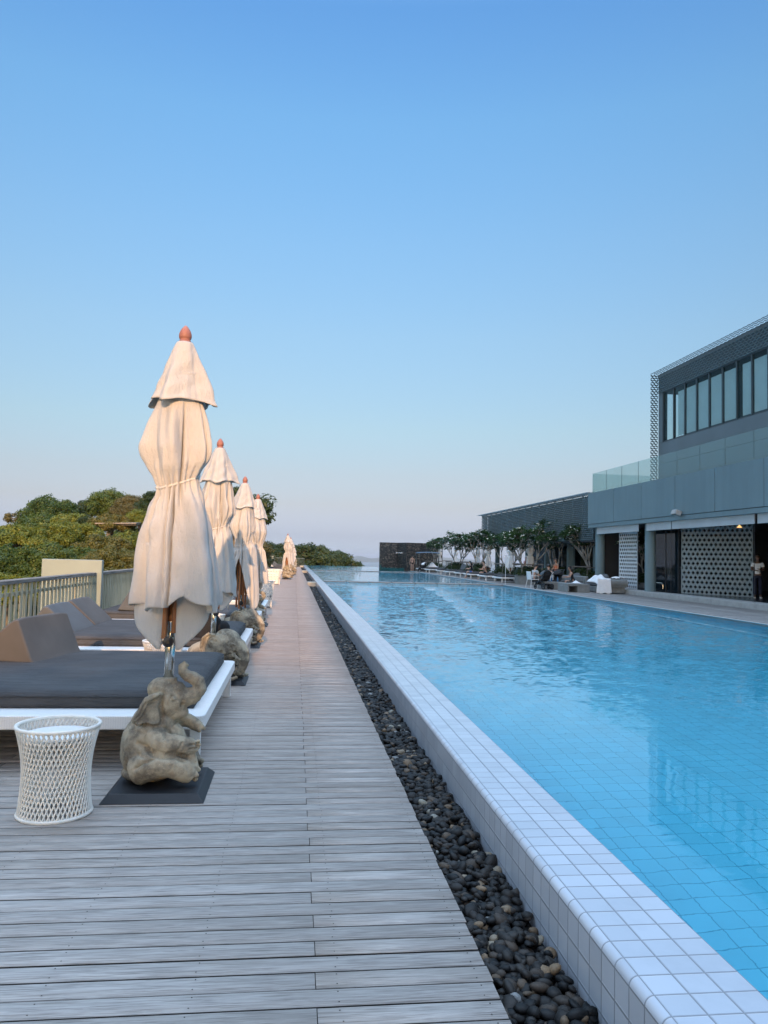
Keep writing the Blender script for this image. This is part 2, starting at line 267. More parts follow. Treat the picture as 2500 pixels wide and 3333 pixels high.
# ------------------------------------------------------------------ object helpers
def tag(o, label=None, cat=None, group=None, kind=None):
    for k, v in (('label', label), ('category', cat), ('group', group), ('kind', kind)):
        if v: o[k] = v
    return o
def thing(name, label, cat, loc=(0, 0, 0), rz=0, group=None, scale=1.0):
    o = bpy.data.objects.new(name, None); o.empty_display_size = 0.1; COL.objects.link(o)
    o.location = loc; o.rotation_euler = (0, 0, rz); o.scale = (scale,)*3
    return tag(o, label, cat, group)
def link(name, me, mat, parent=None, loc=(0, 0, 0), rz=0):
    o = bpy.data.objects.new(name, me); COL.objects.link(o)
    if mat and not me.materials: me.materials.append(MATS[mat])
    o.location = loc; o.rotation_euler = (0, 0, rz)
    if parent: o.parent = parent
    return o
def np_mesh(name, V, F, smooth=False, tone=None, tname='tone'):
    me = bpy.data.meshes.new(name); V = np.asarray(V, np.float32); F = np.asarray(F, np.int32); k = F.shape[1]
    me.vertices.add(len(V)); me.vertices.foreach_set('co', V.ravel())
    me.loops.add(F.size); me.loops.foreach_set('vertex_index', F.ravel())
    me.polygons.add(len(F)); me.polygons.foreach_set('loop_start', np.arange(0, F.size, k, dtype=np.int32))
    if smooth: me.polygons.foreach_set('use_smooth', np.ones(len(F), bool))
    if tone is not None:
        a = me.attributes.new(tname, 'FLOAT', 'POINT'); a.data.foreach_set('value', np.asarray(tone, np.float32))
    me.update(calc_edges=True); me.validate(); return me
def kids(o): return [c for c in bpy.data.objects if c.parent == o]
CH = {}
def dup(o, parent=None, loc=None, rz=None, label=None, group=None, scale=None):
    kd = [c for c in COL.objects if c.parent == o]
    c = o.copy(); COL.objects.link(c); c.parent = parent
    if loc is not None: c.location = loc
    if rz is not None: c.rotation_euler = (0, 0, rz)
    if scale is not None: c.scale = (scale,)*3
    if label: c['label'] = label
    if group: c['group'] = group
    for ch in kd: dup(ch, c)
    return c
class MB:
    def __init__(s): s.V = []; s.F = []; s.m = None
    def add(s, V, F):
        n = len(s.V); s.V += [tuple(v) for v in V]; s.F += [tuple(i+n for i in f) for f in F]; return s
    def box(s, x0, x1, y0, y1, z0, z1):
        return s.add([(x0, y0, z0), (x1, y0, z0), (x1, y1, z0), (x0, y1, z0), (x0, y0, z1), (x1, y0, z1), (x1, y1, z1), (x0, y1, z1)],
                     [(0, 3, 2, 1), (4, 5, 6, 7), (0, 1, 5, 4), (1, 2, 6, 5), (2, 3, 7, 6), (3, 0, 4, 7)])
    def cbox(s, c, size, rz=0.0, rx=0.0, ry=0.0):
        M = Matrix.Translation(c) @ Euler((rx, ry, rz)).to_matrix().to_4x4(); a, b, d = (x/2 for x in size)
        P = [(-a, -b, -d), (a, -b, -d), (a, b, -d), (-a, b, -d), (-a, -b, d), (a, -b, d), (a, b, d), (-a, b, d)]
        return s.add([M @ Vector(p) for p in P], [(0, 3, 2, 1), (4, 5, 6, 7), (0, 1, 5, 4), (1, 2, 6, 5), (2, 3, 7, 6), (3, 0, 4, 7)])
    def tube(s, pts, rad, n=8, cap=True, closed=False):
        pts = [Vector(p) for p in pts]; N = len(pts); rad = rad if hasattr(rad, '__len__') else [rad]*N
        ref = None; rings = []
        for i, p in enumerate(pts):
            a = pts[(i-1) % N] if (closed or i > 0) else p; b = pts[(i+1) % N] if (closed or i < N-1) else p
            d = (b-a).normalized()
            if ref is None: ref = d.orthogonal().normalized()
            u = (ref - d*ref.dot(d)).normalized(); ref = u; w = d.cross(u)
            rings.append([p + (u*math.cos(2*math.pi*k/n) + w*math.sin(2*math.pi*k/n))*rad[i] for k in range(n)])
        V = [v for r in rings for v in r]; F = []
        for i in range(N if closed else N-1):
            j = (i+1) % N
            for k in range(n): F.append((i*n+k, i*n+(k+1) % n, j*n+(k+1) % n, j*n+k))
        if cap and not closed: F += [tuple(range(n-1, -1, -1)), tuple((N-1)*n+k for k in range(n))]
        return s.add(V, F)
    def lathe(s, prof, n=24, c=(0, 0, 0)):
        V = []; F = []; N = len(prof)
        for r, z in prof: V += [(c[0]+r*math.cos(2*math.pi*k/n), c[1]+r*math.sin(2*math.pi*k/n), c[2]+z) for k in range(n)]
        for i in range(N-1):
            for k in range(n): F.append((i*n+k, i*n+(k+1) % n, (i+1)*n+(k+1) % n, (i+1)*n+k))
        F += [tuple(range(n-1, -1, -1)), tuple((N-1)*n+k for k in range(n))]
        return s.add(V, F)
    def ell(s, c, r, n=16, m=10, M=None):
        V = []; F = []
        for i in range(m+1):
            a = math.pi*i/m
            for k in range(n):
                b = 2*math.pi*k/n; v = Vector((r[0]*math.sin(a)*math.cos(b), r[1]*math.sin(a)*math.sin(b), r[2]*math.cos(a)))
                if M: v = M @ v
                V.append(v + Vector(c))
        for i in range(m):
            for k in range(n): F.append((i*n+k, (i+1)*n+k, (i+1)*n+(k+1) % n, i*n+(k+1) % n))
        return s.add(V, F)
    def grid(s, fn, nu, nv, closeu=False):
        V = [fn(i/nu, j/nv) for j in range(nv+1) for i in range(nu if closeu else nu+1)]; w = nu if closeu else nu+1; F = []
        for j in range(nv):
            for i in range(nu): F.append((j*w+i, j*w+(i+1) % w, (j+1)*w+(i+1) % w, (j+1)*w+i))
        return s.add(V, F)
    def prism(s, poly, z0, z1):
        n = len(poly); return s.add([(x, y, z0) for x, y in poly]+[(x, y, z1) for x, y in poly],
            [tuple(range(n-1, -1, -1)), tuple(range(n, 2*n))]+[(i, (i+1) % n, n+(i+1) % n, n+i) for i in range(n)])
    def mesh(s, name, smooth=False):
        me = bpy.data.meshes.new(name); me.from_pydata(s.V, [], s.F)
        if smooth: me.polygons.foreach_set('use_smooth', np.ones(len(me.polygons), bool))
        me.update(); return me
    def build(s, name, mat, parent=None, smooth=False, bevel=0.0, seg=2, solid=0.0, sub=0, loc=(0, 0, 0), rz=0):
        o = link(name, s.mesh(name, smooth), mat, parent, loc, rz)
        if solid: m = o.modifiers.new('solid', 'SOLIDIFY'); m.thickness = solid; m.offset = 0
        if bevel:
            m = o.modifiers.new('bevel', 'BEVEL'); m.width = bevel; m.segments = seg; m.limit_method = 'ANGLE'; m.angle_limit = R(40)
            if smooth is None or seg > 2: o.data.polygons.foreach_set('use_smooth', np.ones(len(o.data.polygons), bool)); m.harden_normals = True
        if sub: m = o.modifiers.new('sub', 'SUBSURF'); m.levels = sub; m.render_levels = sub
        return o
def bake(o):                                   # turn the modifiers of o into its own mesh
    dg = bpy.context.evaluated_depsgraph_get(); me = bpy.data.meshes.new_from_object(o.evaluated_get(dg), depsgraph=dg)
    o.modifiers.clear(); o.data = me; return o
def struct(name, mb, mat, **kw): return tag(mb.build(name, mat, **kw), kind='structure')
# ------------------------------------------------------------------ the ground, sea and far hills
rng = np.random.default_rng(7); random.seed(7)
def terr(x, y):
    z = -4.5 - 0.00*x
    sm = lambda q: max(0, min(1, q))**2*(3-2*max(0, min(1, q)))
    z += 4.2*sm((-6-x)/8)*sm((y-18)/30)
    d = max(0, y-118, (x-40)*0.7, (-x-70)*0.7)
    return max(-75, z - 0.0045*d*d - 0.05*d) + 0.35*math.sin(x*0.31+y*0.17) + 0.3*math.sin(y*0.23-x*0.11)
m = MB().grid(lambda u, v: (-300+600*u, -120+520*v, terr(-300+600*u, -120+520*v)), 100, 90)
struct('hillside', m, 'hillside_ground', smooth=True)
struct('sea', MB().grid(lambda u, v: (-16000+32000*u, -400+16400*v, -60), 8, 8), 'sea_water')
def hill(x, w):
    prof = [(200, -62), (420, -50), (520, -36), (600, -20), (650, -4), (690, 1.8), (735, -6), (787, -18.7), (830, -22), (870, -19), (918, -11), (1000, 0), (1150, 16), (1400, 20), (1700, 2), (2100, -20), (2600, -62)]
    for (a, za), (b, zb) in zip(prof, prof[1:]):
        if a <= x <= b: top = za + (zb-za)*(x-a)/(b-a)
    return -62 + (top+62)*w
struct('far_hills', MB().grid(lambda u, v: (200+2400*u, 7600+900*v, hill(200+2400*u, math.sin(math.pi*v)**0.7)), 96, 8), 'far_land', smooth=True)

# ------------------------------------------------------------------ timber decks: real boards with gaps
screws = []
def boards(name, y0, y1, xa, xb, z, joints, seed, mat='deck_wood'):
    r = random.Random(seed); V = []; F = []; T = []; MI = []; p = 0.108; k = 0; y = y0
    while y < y1:
        L, Rr = xa(y), xb(y) + r.uniform(-0.005, 0.004)
        cuts = [L] + [j + r.uniform(-0.004, 0.004) for j in joints[k % 2] if L < j < Rr] + [Rr]
        for a, b in zip(cuts, cuts[1:]):
            a2, b2 = a+0.0015, b-0.0015; h = z + r.uniform(-0.0016, 0.0016); g = 0.0036 + r.uniform(0, 0.0016); c = 0.003
            sec = [(y+g, h-0.024), (y+g, h-c), (y+g+c, h), (y+p-g-c, h), (y+p-g, h-c), (y+p-g, h-0.024)]
            n = len(V); V += [(a2, *q) for q in sec] + [(b2, *q) for q in sec]; tn = r.random(); T += [tn]*12
            MI += [1, 1, 0, 0, 1, 1, 1, 1, 1] if False else [1, 0, 0, 0, 1, 1, 1, 1, 1]; F += [(n+i, n+i+1, n+7+i, n+6+i) for i in range(5)] + [(n, n+5, n+4, n+1), (n+1, n+4, n+3, n+2), (n+6, n+7, n+10, n+11), (n+7, n+8, n+9, n+10)]
        if y < 14 and z == 0.0:
            for sx_ in np.arange(-3.3, 0.74, 0.5):
                for sy_ in (0.024, 0.084): screws.append((sx_ + r.uniform(-0.006, 0.006), y + sy_, z))
        y += p; k += 1
    V = np.array(V); me = np_mesh(name, V, np.array([f for f in F]), tone=T, tname='board')
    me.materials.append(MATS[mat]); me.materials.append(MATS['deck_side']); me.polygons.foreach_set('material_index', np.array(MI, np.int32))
    return tag(link(name, me, None), kind='structure')
xr = lambda y: 10.46 + 0.0062*y                        # right edge of the pool
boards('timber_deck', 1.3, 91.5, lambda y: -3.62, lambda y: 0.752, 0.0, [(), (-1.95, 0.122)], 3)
boards('poolside_deck', 9.0, 79.0, lambda y: xr(y)+0.13, lambda y: 13.59 if y < 33.9 else 16.5, 0.2, [(12.1,), (11.3, 13.1)], 5, 'far_deck')
m = MB()
for x_, y_, z_ in screws: m.add([(x_+0.003*math.cos(a_), y_+0.003*math.sin(a_), 0.0019) for a_ in [6.283*i/6 for i in range(6)]], [tuple(range(6))])
struct('deck_screws', m, 'deck_side')
struct('terrace_base', MB().box(-3.66, 0.742, 1.0, 91.6, -4.9, -0.03), 'deck_joist')
struct('poolside_base', MB().prism([(xr(9)+0.14, 9), (17, 9), (17, 79.1), (xr(79)+0.14, 79.1)], -4.9, 0.17), 'deck_joist')
struct('pebble_trough', MB().box(0.744, 1.10, 1.0, 95.5, -4.9, -0.125), 'deck_joist')

# ------------------------------------------------------------------ pebble gutter
def ico(sub):
    bm = bmesh.new(); bmesh.ops.create_icosphere(bm, subdivisions=sub, radius=1); bm.verts.ensure_lookup_table()
    V = np.array([v.co[:] for v in bm.verts]); F = np.array([[v.index for v in f.verts] for f in bm.faces]); bm.free(); return V, F
def pebbles(name, y0, y1, n, sub, rmin, rmax, seed):
    g = np.random.default_rng(seed); V0, F0 = ico(sub); nv = len(V0); sh = []
    for k in range(12):
        d = g.normal(size=(3, 3)); w = 1 + 0.16*np.sin(V0 @ d[0]*1.3 + k) + 0.1*np.sin(V0 @ d[1]*1.9); sh.append(V0*w[:, None])
    Vs = np.empty((n, nv, 3), np.float32); T = np.empty((n, nv), np.float32)
    for i in range(n):
        r = g.uniform(rmin, rmax)*(1.25 if g.random() < 0.12 else 1); S = np.array([r*g.uniform(1.0, 1.45), r*g.uniform(0.8, 1.1), r*g.uniform(0.5, 0.75)])
        Rm = np.array((Euler((g.normal()*0.35, g.normal()*0.35, g.uniform(0, 6.28))).to_matrix()))
        x = g.uniform(0.745+r*0.6, 1.10-r*0.6); y = g.uniform(y0, y1); z = -0.075 - g.uniform(0, 0.045)
        Vs[i] = (sh[i % 12]*S) @ Rm.T + (x, y, z); T[i] = g.random()
    F = (F0[None] + (np.arange(n)*nv)[:, None, None]).reshape(-1, 3)
    return np_mesh(name, Vs.reshape(-1, 3), F, True, T.ravel())
o = link('pebbles', pebbles('pebbles', 1.6, 16, 6200, 2, 0.017, 0.032, 1), 'pebble'); tag(o, 'dark rounded river pebbles filling the gutter between deck and pool wall', 'pebbles', kind='stuff')
o = link('pebbles', pebbles('pebbles_far', 16, 94.5, 11000, 1, 0.024, 0.042, 2), 'pebble'); tag(o, 'dark rounded river pebbles filling the gutter further along the pool', 'pebbles', kind='stuff')

# ------------------------------------------------------------------ pool: tiled coping, basin, water
def coping():
    prof = [(1.105, -0.30, -0.445), (1.105, 0.15, 0.0)]
    for i in range(1, 7): a = math.pi/2*i/6; prof.append((1.135-0.03*math.cos(a), 0.15+0.03*math.sin(a), 0.105*i/6))
    prof += [(1.475, 0.18, 0.42), (1.475, -0.40, 1.0)]
    ys = [1.0, 5, 10, 20, 40, 65, 95.5]; V = [(x, y, z) for y in ys for x, z, u in prof]; n = len(prof); F = []; UV = []
    for j in range(len(ys)-1):
        for i in range(n-1):
            F.append((j*n+i, (j+1)*n+i, (j+1)*n+i+1, j*n+i+1)); UV += [(prof[i][2], ys[j]), (prof[i][2], ys[j+1]), (prof[i+1][2], ys[j+1]), (prof[i+1][2], ys[j])]
    me = bpy.data.meshes.new('pool_coping'); me.from_pydata(V, [], F); uv = me.uv_layers.new(name='UVMap')
    for k, c in enumerate(UV): uv.data[k].uv = c
    for i, p in enumerate(me.polygons): p.use_smooth = (i % (n-1)) not in (0, n-2, n-3)
    me.update(); return me
o = link('pool_coping', coping(), 'coping_tile'); tag(o, 'long white tiled pool rim with rounded nosing beside the pebble gutter', 'pool edge')
FAR = 95.2
struct('pool_basin', MB().add([(1.474, 1, -1.15), (xr(1), 1, -1.15), (xr(FAR), FAR, -1.15), (1.474, FAR, -1.15)], [(0, 1, 2, 3)])
       .add([(1.474, 1, -1.15), (1.474, 1, .1), (1.474, FAR, .1), (1.474, FAR, -1.15)], [(0, 1, 2, 3)])
       .add([(xr(1), 1, -1.15), (xr(1), 1, .19), (xr(FAR), FAR, .19), (xr(FAR), FAR, -1.15)], [(3, 2, 1, 0)])
       .add([(1.474, FAR, -1.15), (1.474, FAR, .15), (xr(FAR), FAR, .15), (xr(FAR), FAR, -1.15)], [(0, 1, 2, 3)])
       .add([(1.474, 1, -1.15), (1.474, 1, .15), (xr(1), 1, .15), (xr(1), 1, -1.15)], [(3, 2, 1, 0)]), 'pool_tile')
struct('pool_water', MB().add([(1.4745, 1.0, 0.163), (xr(1), 1.0, 0.163), (xr(FAR), FAR, 0.163), (1.4745, FAR, 0.163)], [(0, 1, 2, 3)]), 'pool_water')
o = MB().add([(xr(1), 1, 0.19), (xr(1)+0.129, 1, 0.196), (xr(79)+0.129, 79, 0.196), (xr(79), 79, 0.19)], [(0, 1, 2, 3)]).add([(xr(1), 1, -0.1), (xr(1), 1, 0.19), (xr(79), 79, 0.19), (xr(79), 79, -0.1)], [(3, 2, 1, 0)]).build('pool_kerb', 'concrete')
tag(o, 'thin pale kerb along the water on the building side of the pool', 'pool edge')
o = MB().box(1.1, xr(FAR), FAR+0.002, FAR+0.35, -4, 0.158).build('infinity_edge', 'dark_concrete'); tag(o, 'low dark overflow edge at the far end of the pool', 'pool edge')
slab0 = None
for row, (y, where) in enumerate(((38.1, 'nearer'), (64.9, 'farther'))):
    n = 8; names = ['first', 'second', 'third', 'fourth', 'fifth', 'sixth', 'seventh', 'eighth']; w = (xr(y)-1.475)/n
    for k in range(n):
        x = 1.475 + w*(k+0.5)
        if slab0 is None: slab0 = MB().box(-w/2+0.035, w/2-0.035, -0.4, 0.4, 0.06, 0.205).build('stepping_slab', 'slab_stone', bevel=0.012); s = slab0
        else: s = dup(slab0)
        s.location = (x, y, 0); tag(s, f'flat stone stepping slab, {names[k]} from the deck side in the {where} row across the pool', 'stepping stone', 'stone slabs crossing the pool')
    b = MB().box(0.70, 1.10, y-0.45, y+0.45, -0.1, 0.13).build('stone_block', 'bar_stone', bevel=0.01)
    tag(b, f'pale stone block bridging the pebble gutter at the {where} row of slabs', 'stone block')
b = MB().box(0.70, 1.10, 91.8, 92.6, -0.1, 0.15).build('stone_block', 'bar_stone', bevel=0.01); tag(b, 'pale stone block at the far end of the pebble gutter', 'stone block')

# ------------------------------------------------------------------ expanded-metal lattice and breeze-block screens
def lattice(mb, O, U, V, W, Hh, cu, cv, th, dep):
    O, U, V = Vector(O), Vector(U).normalized(), Vector(V).normalized(); N = U.cross(V)
    for j in range(int(Hh/cv)+1):
        pts = []; i = 0
        while i*cu/2 <= W:
            yv = j*cv + (cv/2 if (i + j) % 2 else 0) - cv/4
            pts.append(O + U*(i*cu/2) + V*min(max(yv, 0), Hh)); i += 1
        for a, b in zip(pts, pts[1:]):
            e = (V)*(th/2); d = N*(dep/2) + V*dep*0.25
            P = [a-e-d, a-e+d, a+e+d, a+e-d, b-e-d, b-e+d, b+e+d, b+e-d]
            mb.add(P, [(0, 1, 5, 4), (1, 2, 6, 5), (2, 3, 7, 6), (3, 0, 4, 7)])
    return mb
def breeze(mb, O, U, nc, nr, s, t=0.1, stag=True, hole=(0.2, 0.39, 0.61, 0.8)):
    O, U = Vector(O), Vector(U).normalized(); Z = Vector((0, 0, 1)); N = U.cross(Z); a, b, c, d = hole; g = [0, a, b, c, d, 1]
    for j in range(nr):
        for i in range(nc + (1 if stag and j % 2 else 0)):
            x0 = (i - (0.5 if stag and j % 2 else 0))*s
            P = lambda u, v, w: O + U*min(max(x0+u*s, 0), nc*s) + Z*((j+v)*s) + N*w
            for p in range(5):
                for q in range(5):
                    if (p == 2 and 1 <= q <= 3) or (q == 2 and 1 <= p <= 3): continue
                    for w, fl in ((0, 0), (t, 1)):
                        vv = [P(g[p], g[q], w), P(g[p+1], g[q], w), P(g[p+1], g[q+1], w), P(g[p], g[q+1], w)]
                        mb.add(vv, [(0, 1, 2, 3) if fl else (3, 2, 1, 0)])
            loop = [(b, a), (c, a), (c, b), (d, b), (d, c), (c, c), (c, d), (b, d), (b, c), (a, c), (a, b), (b, b)]
            for k in range(12):
                u0, v0 = loop[k]; u1, v1 = loop[(k+1) % 12]
                mb.add([P(u0, v0, 0), P(u1, v1, 0), P(u1, v1, t), P(u0, v0, t)], [(0, 1, 2, 3)])
    W = nc*s; Hh = nr*s; e = 0.03
    for (u0, u1, v0, v1) in ((-e, 0, 0, Hh), (W, W+e, 0, Hh), (-e, W+e, Hh, Hh+e)):
        c8 = [O+U*u+Z*v+N*w for w in (-0.004, t+0.004) for (u, v) in ((u0, v0), (u1, v0), (u1, v1), (u0, v1))]
        mb.add(c8, [(0, 1, 2, 3), (7, 6, 5, 4), (0, 4, 5, 1), (1, 5, 6, 2), (2, 6, 7, 3), (3, 7, 4, 0)])
    return mb

# ------------------------------------------------------------------ the poolside building
bld = thing('poolside_building', 'grey two-storey building with glass balustrade and lattice-framed upper windows beside the pool', 'building', (13.5, 20, 0.2))
def part(mb, name, mat, parent=bld, **kw):
    o = mb.build(name, mat, parent, **kw); o.matrix_parent_inverse = Matrix.Translation(parent.location).inverted(); return o
part(MB().box(13.6, 14.25, 6, 33.9, 0.12, 0.38), 'plinth', 'concrete', bevel=0.01)
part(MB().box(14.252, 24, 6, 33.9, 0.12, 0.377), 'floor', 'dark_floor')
for y in (33.3, 28.35, 18.2, 12): part(MB().lathe([(0.21, 0.378), (0.21, 3.06)], 32, (13.97, y, 0)), 'column', 'render_grey', smooth=None, bevel=0)
js = [33.62, 30.78, 28.15, 25.54, 22.95, 20.37, 17.8, 15.2, 12.6, 10, 6]
m = MB()
for a, b in zip(js, js[1:]): m.box(13.5, 13.8, b+0.013, a-0.013, 3.226, 4.655)
part(m, 'fascia', 'render_grey'); part(MB().box(13.515, 13.8, 6.01, 33.6, 3.05, 3.205), 'fascia_beam', 'render_grey'); part(MB().box(13.56, 13.79, 6.02, 33.58, 3.206, 4.63), 'fascia_backing', 'window_frame')
part(MB().box(13.82, 24, 6, 33.6, 4.35, 4.6).box(13.8, 24, 33.3, 33.62, 3.05, 4.34), 'terrace_slab', 'render_grey')
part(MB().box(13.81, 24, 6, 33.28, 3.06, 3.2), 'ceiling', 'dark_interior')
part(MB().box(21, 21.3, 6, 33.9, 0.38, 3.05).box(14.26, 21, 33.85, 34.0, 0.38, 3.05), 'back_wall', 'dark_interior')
# upper storey
XU = 14.8
part(MB().box(XU, 23, 6, 29.36, 4.61, 5.55).box(XU, 23, 6, 29.36, 5.566, 6.42), 'wall', 'panel_grey')
part(MB().box(XU, 23, 6, 29.36, 8.52, 9.18), 'upper_band', 'window_frame')
part(MB().box(XU, 15.0, 29.0, 29.36, 6.43, 8.51).box(15.9, 23, 6, 29.3, 6.43, 8.51), 'inner_wall', 'panel_grey')
part(MB().box(XU-0.02, 23, 6, 29.4, 9.185, 9.3), 'roof', 'panel_grey')
yw = [28.98 - 0.862*k for k in range(20)]
for k, (a, b) in enumerate(zip(yw, yw[1:])):
    w = MB(); f = 0.035
    w.box(XU+0.01, XU+0.08, b+f, a-f, 8.46, 8.51).box(XU+0.01, XU+0.08, b+f, a-f, 6.43, 6.48).box(XU-0.01, XU+0.085, a-f, a+f, 6.43, 8.51)
    wo = part(w, 'window', 'window_frame')
    g_ = MB().box(XU+0.036, XU+0.042, b+f, a-f, 6.48, 8.46).build('pane', 'window_glass', wo)
    if k > 0:
        n = 14; zt, zb = 8.28, 6.52 if k not in (1, 6) else 6.52
        y0, y1 = (b+0.045, a-0.045) if k not in (1, 6) else (b+0.045, a-0.26)
        MB().grid(lambda u, v: (XU+0.056+0.004*math.sin(u*40*(1 if k in (1, 6, 7) else 0.1)), y0+(y1-y0)*u, zb+(zt-zb)*v), 24, 1).build('blind', 'blind_fabric', wo)
lt = MB()
lattice(lt, (14.48, 29.42, 9.34), (0, -1, 0), (1, 0, 0), 23, 0.42, 0.26, 0.13, 0.02, 0.03)
part(lt, 'roof_lattice', 'lattice_dark')
lt = MB(); lattice(lt, (14.50, 29.45, 4.62), (1, 0, 0), (0, 0, 1), 0.31, 4.72, 0.155, 0.095, 0.026, 0.04); part(lt, 'side_lattice', 'lattice_dark')
lt = MB(); lattice(lt, (XU-0.07, 29.36, 8.5), (0, -1, 0), (0, 0, 1), 23, 0.68, 0.22, 0.09, 0.014, 0.03); part(lt, 'band_lattice', 'lattice_metal')
# shades over the openings
for (a, b) in ((32.9, 28.72), (28.03, 26.09), (26.02, 21.05), (20.9, 16)):
    part(MB().box(13.64, 13.665, b, a, 2.77, 3.045).tube([(13.652, b, 2.765), (13.652, a, 2.765)], 0.016, 8), 'roller_shade', 'shade_fabric')
    part(MB().tube([(13.66, b+0.03, 2.75), (13.66, b+0.03, 0.37)], 0.007, 6), 'shade_cord', 'dark_metal')
# glass balustrade on the terrace edge
bal = thing('glass_balustrade', 'pale green frameless glass balustrade along the terrace edge of the grey building', 'balustrade', (13.6, 20, 4.66))
gj = [33.36, 31.8, 30.22, 28.68, 27.14, 25.6, 24.06, 22.53, 21.01, 19.5, 18.0, 16.5, 15, 13.5]
for a, b in zip(gj, gj[1:]): part(MB().box(13.6, 13.618, b+0.012, a-0.012, 4.61, 5.565), 'glass_panel', 'balustrade_glass', bal)
for a in gj[1:-1]: part(MB().box(13.606, 13.614, a-0.011, a+0.011, 4.61, 5.56), 'joint_strip', 'window_frame', bal)
for y in (33.37,): part(MB().box(13.62, 16.5, y-0.018, y, 4.61, 5.565), 'glass_panel', 'balustrade_glass', bal)
# screens, doors and fittings in the openings
def wall_thing(mb, name, mat, label, cat, **kw):
    o = mb.build(name, mat, **kw); return tag(o, label, cat)
wall_thing(breeze(MB(), (14.42, 32.2, 0.38), (0.1, -1, 0), 9, 16, 0.16, 0.006, True, (0.18, 0.30, 0.70, 0.82)), 'breeze_block_screen', 'breeze_white', 'narrow white breeze-block screen standing between the two round columns', 'screen wall')
d2 = Vector((16.16-14.74, 25.05-27.28, 0)); n2_ = 15; s2 = d2.length/n2_
wall_thing(breeze(MB(), (14.74, 27.28, 0.38), d2, n2_, 15, s2, 0.045, True, (0.15, 0.35, 0.65, 0.85)), 'breeze_block_screen', 'breeze_grey', 'wide grey breeze-block screen with cross-shaped holes under the long roller shade', 'screen wall')
wall_thing(breeze(MB(), (16.9, 35.2, 0.9), (0, -1, 0), 14, 12, 0.2, 0.12, True, (0.25, 0.35, 0.65, 0.75)), 'breeze_block_screen', 'breeze_dark', 'dark breeze-block screen deep inside behind the glass door', 'screen wall')
gd = thing('glass_door', 'dark glazed door with a low chrome push bar next to the second round column', 'door', (14.6, 28.5, 0.38))
part(MB().box(14.6, 14.612, 27.36, 29.7, 0.4, 2.95), 'pane', 'dark_glass', gd)
part(MB().box(14.58, 14.63, 29.7, 29.76, 0.38, 3.0).box(14.585, 14.627, 28.3, 28.34, 0.38, 3.0).box(14.58, 14.63, 27.3, 27.36, 0.38, 3.0), 'frame', 'dark_metal', gd)
part(MB().tube([(14.5, 29.6, 0.5), (14.5, 29.6, 0.72), (14.5, 28.42, 0.72), (14.5, 28.36, 0.66), (14.5, 28.36, 0.48)], 0.018, 8), 'push_bar', 'steel', gd)
fl = thing('floodlight', 'small grey floodlight box fixed under the fascia above the long shade', 'floodlight', (13.48, 25.1, 3.3))
MB().cbox((-0.02, 0, 0.02), (0.1, 0.06, 0.08)).build('bracket', 'dark_metal', fl); MB().cbox((-0.16, 0, -0.01), (0.22, 0.34, 0.17), ry=0.35).build('housing', 'concrete', fl, bevel=0.015)
MB().cbox((-0.235, 0, -0.075), (0.03, 0.3, 0.13), ry=0.9).build('lens', 'window_glass', fl)
pl = thing('pendant_lamp', 'small lit cone pendant lamp hanging inside near the wide breeze-block screen', 'lamp', (14.35, 22.95, 2.72))
MB().lathe([(0.012, 0.09), (0.022, 0.08), (0.085, 0.0), (0.08, 0.0), (0.02, 0.072)], 20).build('shade', 'lamp_glow', pl, smooth=True); MB().tube([(0, 0, 0.12), (0, 0, 0.34)], 0.006, 6).build('cord', 'black_plastic', pl)
cu = MB().grid(lambda u, v: (16.05+0.5*u+0.05*math.sin(u*34), 23.75-0.9*u+0.04*math.cos(u*34), 0.38+2.67*v), 60, 1).build('curtain', 'curtain', smooth=True, solid=0.01); tag(cu, 'dark beaded curtain hanging at the right of the wide breeze-block screen', 'curtain')
rc = thing('reception_counter', 'dark counter standing inside behind the glass door', 'counter', (16.0, 29.6, 0.38))
MB().box(-0.3, 0.3, -0.9, 0.9, 0, 0.95).build('body', 'dark_interior', rc, bevel=0.01); MB().box(-0.34, 0.34, -0.94, 0.94, 0.955, 1.0).build('top', 'dark_concrete', rc, bevel=0.008)
# ------------------------------------------------------------------ lattice-clad wing beyond
wing = thing('lattice_wing', 'long low wing clad in grey expanded-metal lattice behind the frangipani trees', 'building', (14.3, 45, 0.2))
P2 = lambda mb, n, m_, **kw: part(mb, n, m_, wing, **kw)
P2(MB().box(14.5, 24, 34.1, 55.6, 2.62, 4.74), 'upper_wall', 'window_frame')
lt = MB(); lattice(lt, (14.1, 56.0, 2.55), (0, -1, 0), (0, 0, 1), 21.6, 2.2, 0.24, 0.10, 0.024, 0.045); P2(lt, 'lattice', 'lattice_metal')
lt = MB(); lattice(lt, (14.1, 56.05, 2.55), (1, 0, 0), (0, 0, 1), 0.9, 2.2, 0.24, 0.10, 0.03, 0.05); P2(lt, 'end_lattice', 'lattice_metal')
lt = MB(); lattice(lt, (13.75, 56.0, 4.78), (0, -1, 0), (1, 0, 0), 21.6, 0.36, 0.2, 0.08, 0.03, 0.04); P2(lt, 'top_lattice', 'lattice_pale')
m = MB()
for y in np.arange(34.6, 56, 1.35): P2(MB().box(14.14, 14.2, y-0.03, y+0.03, 2.55, 4.86), 'lattice_post', 'lattice_metal')

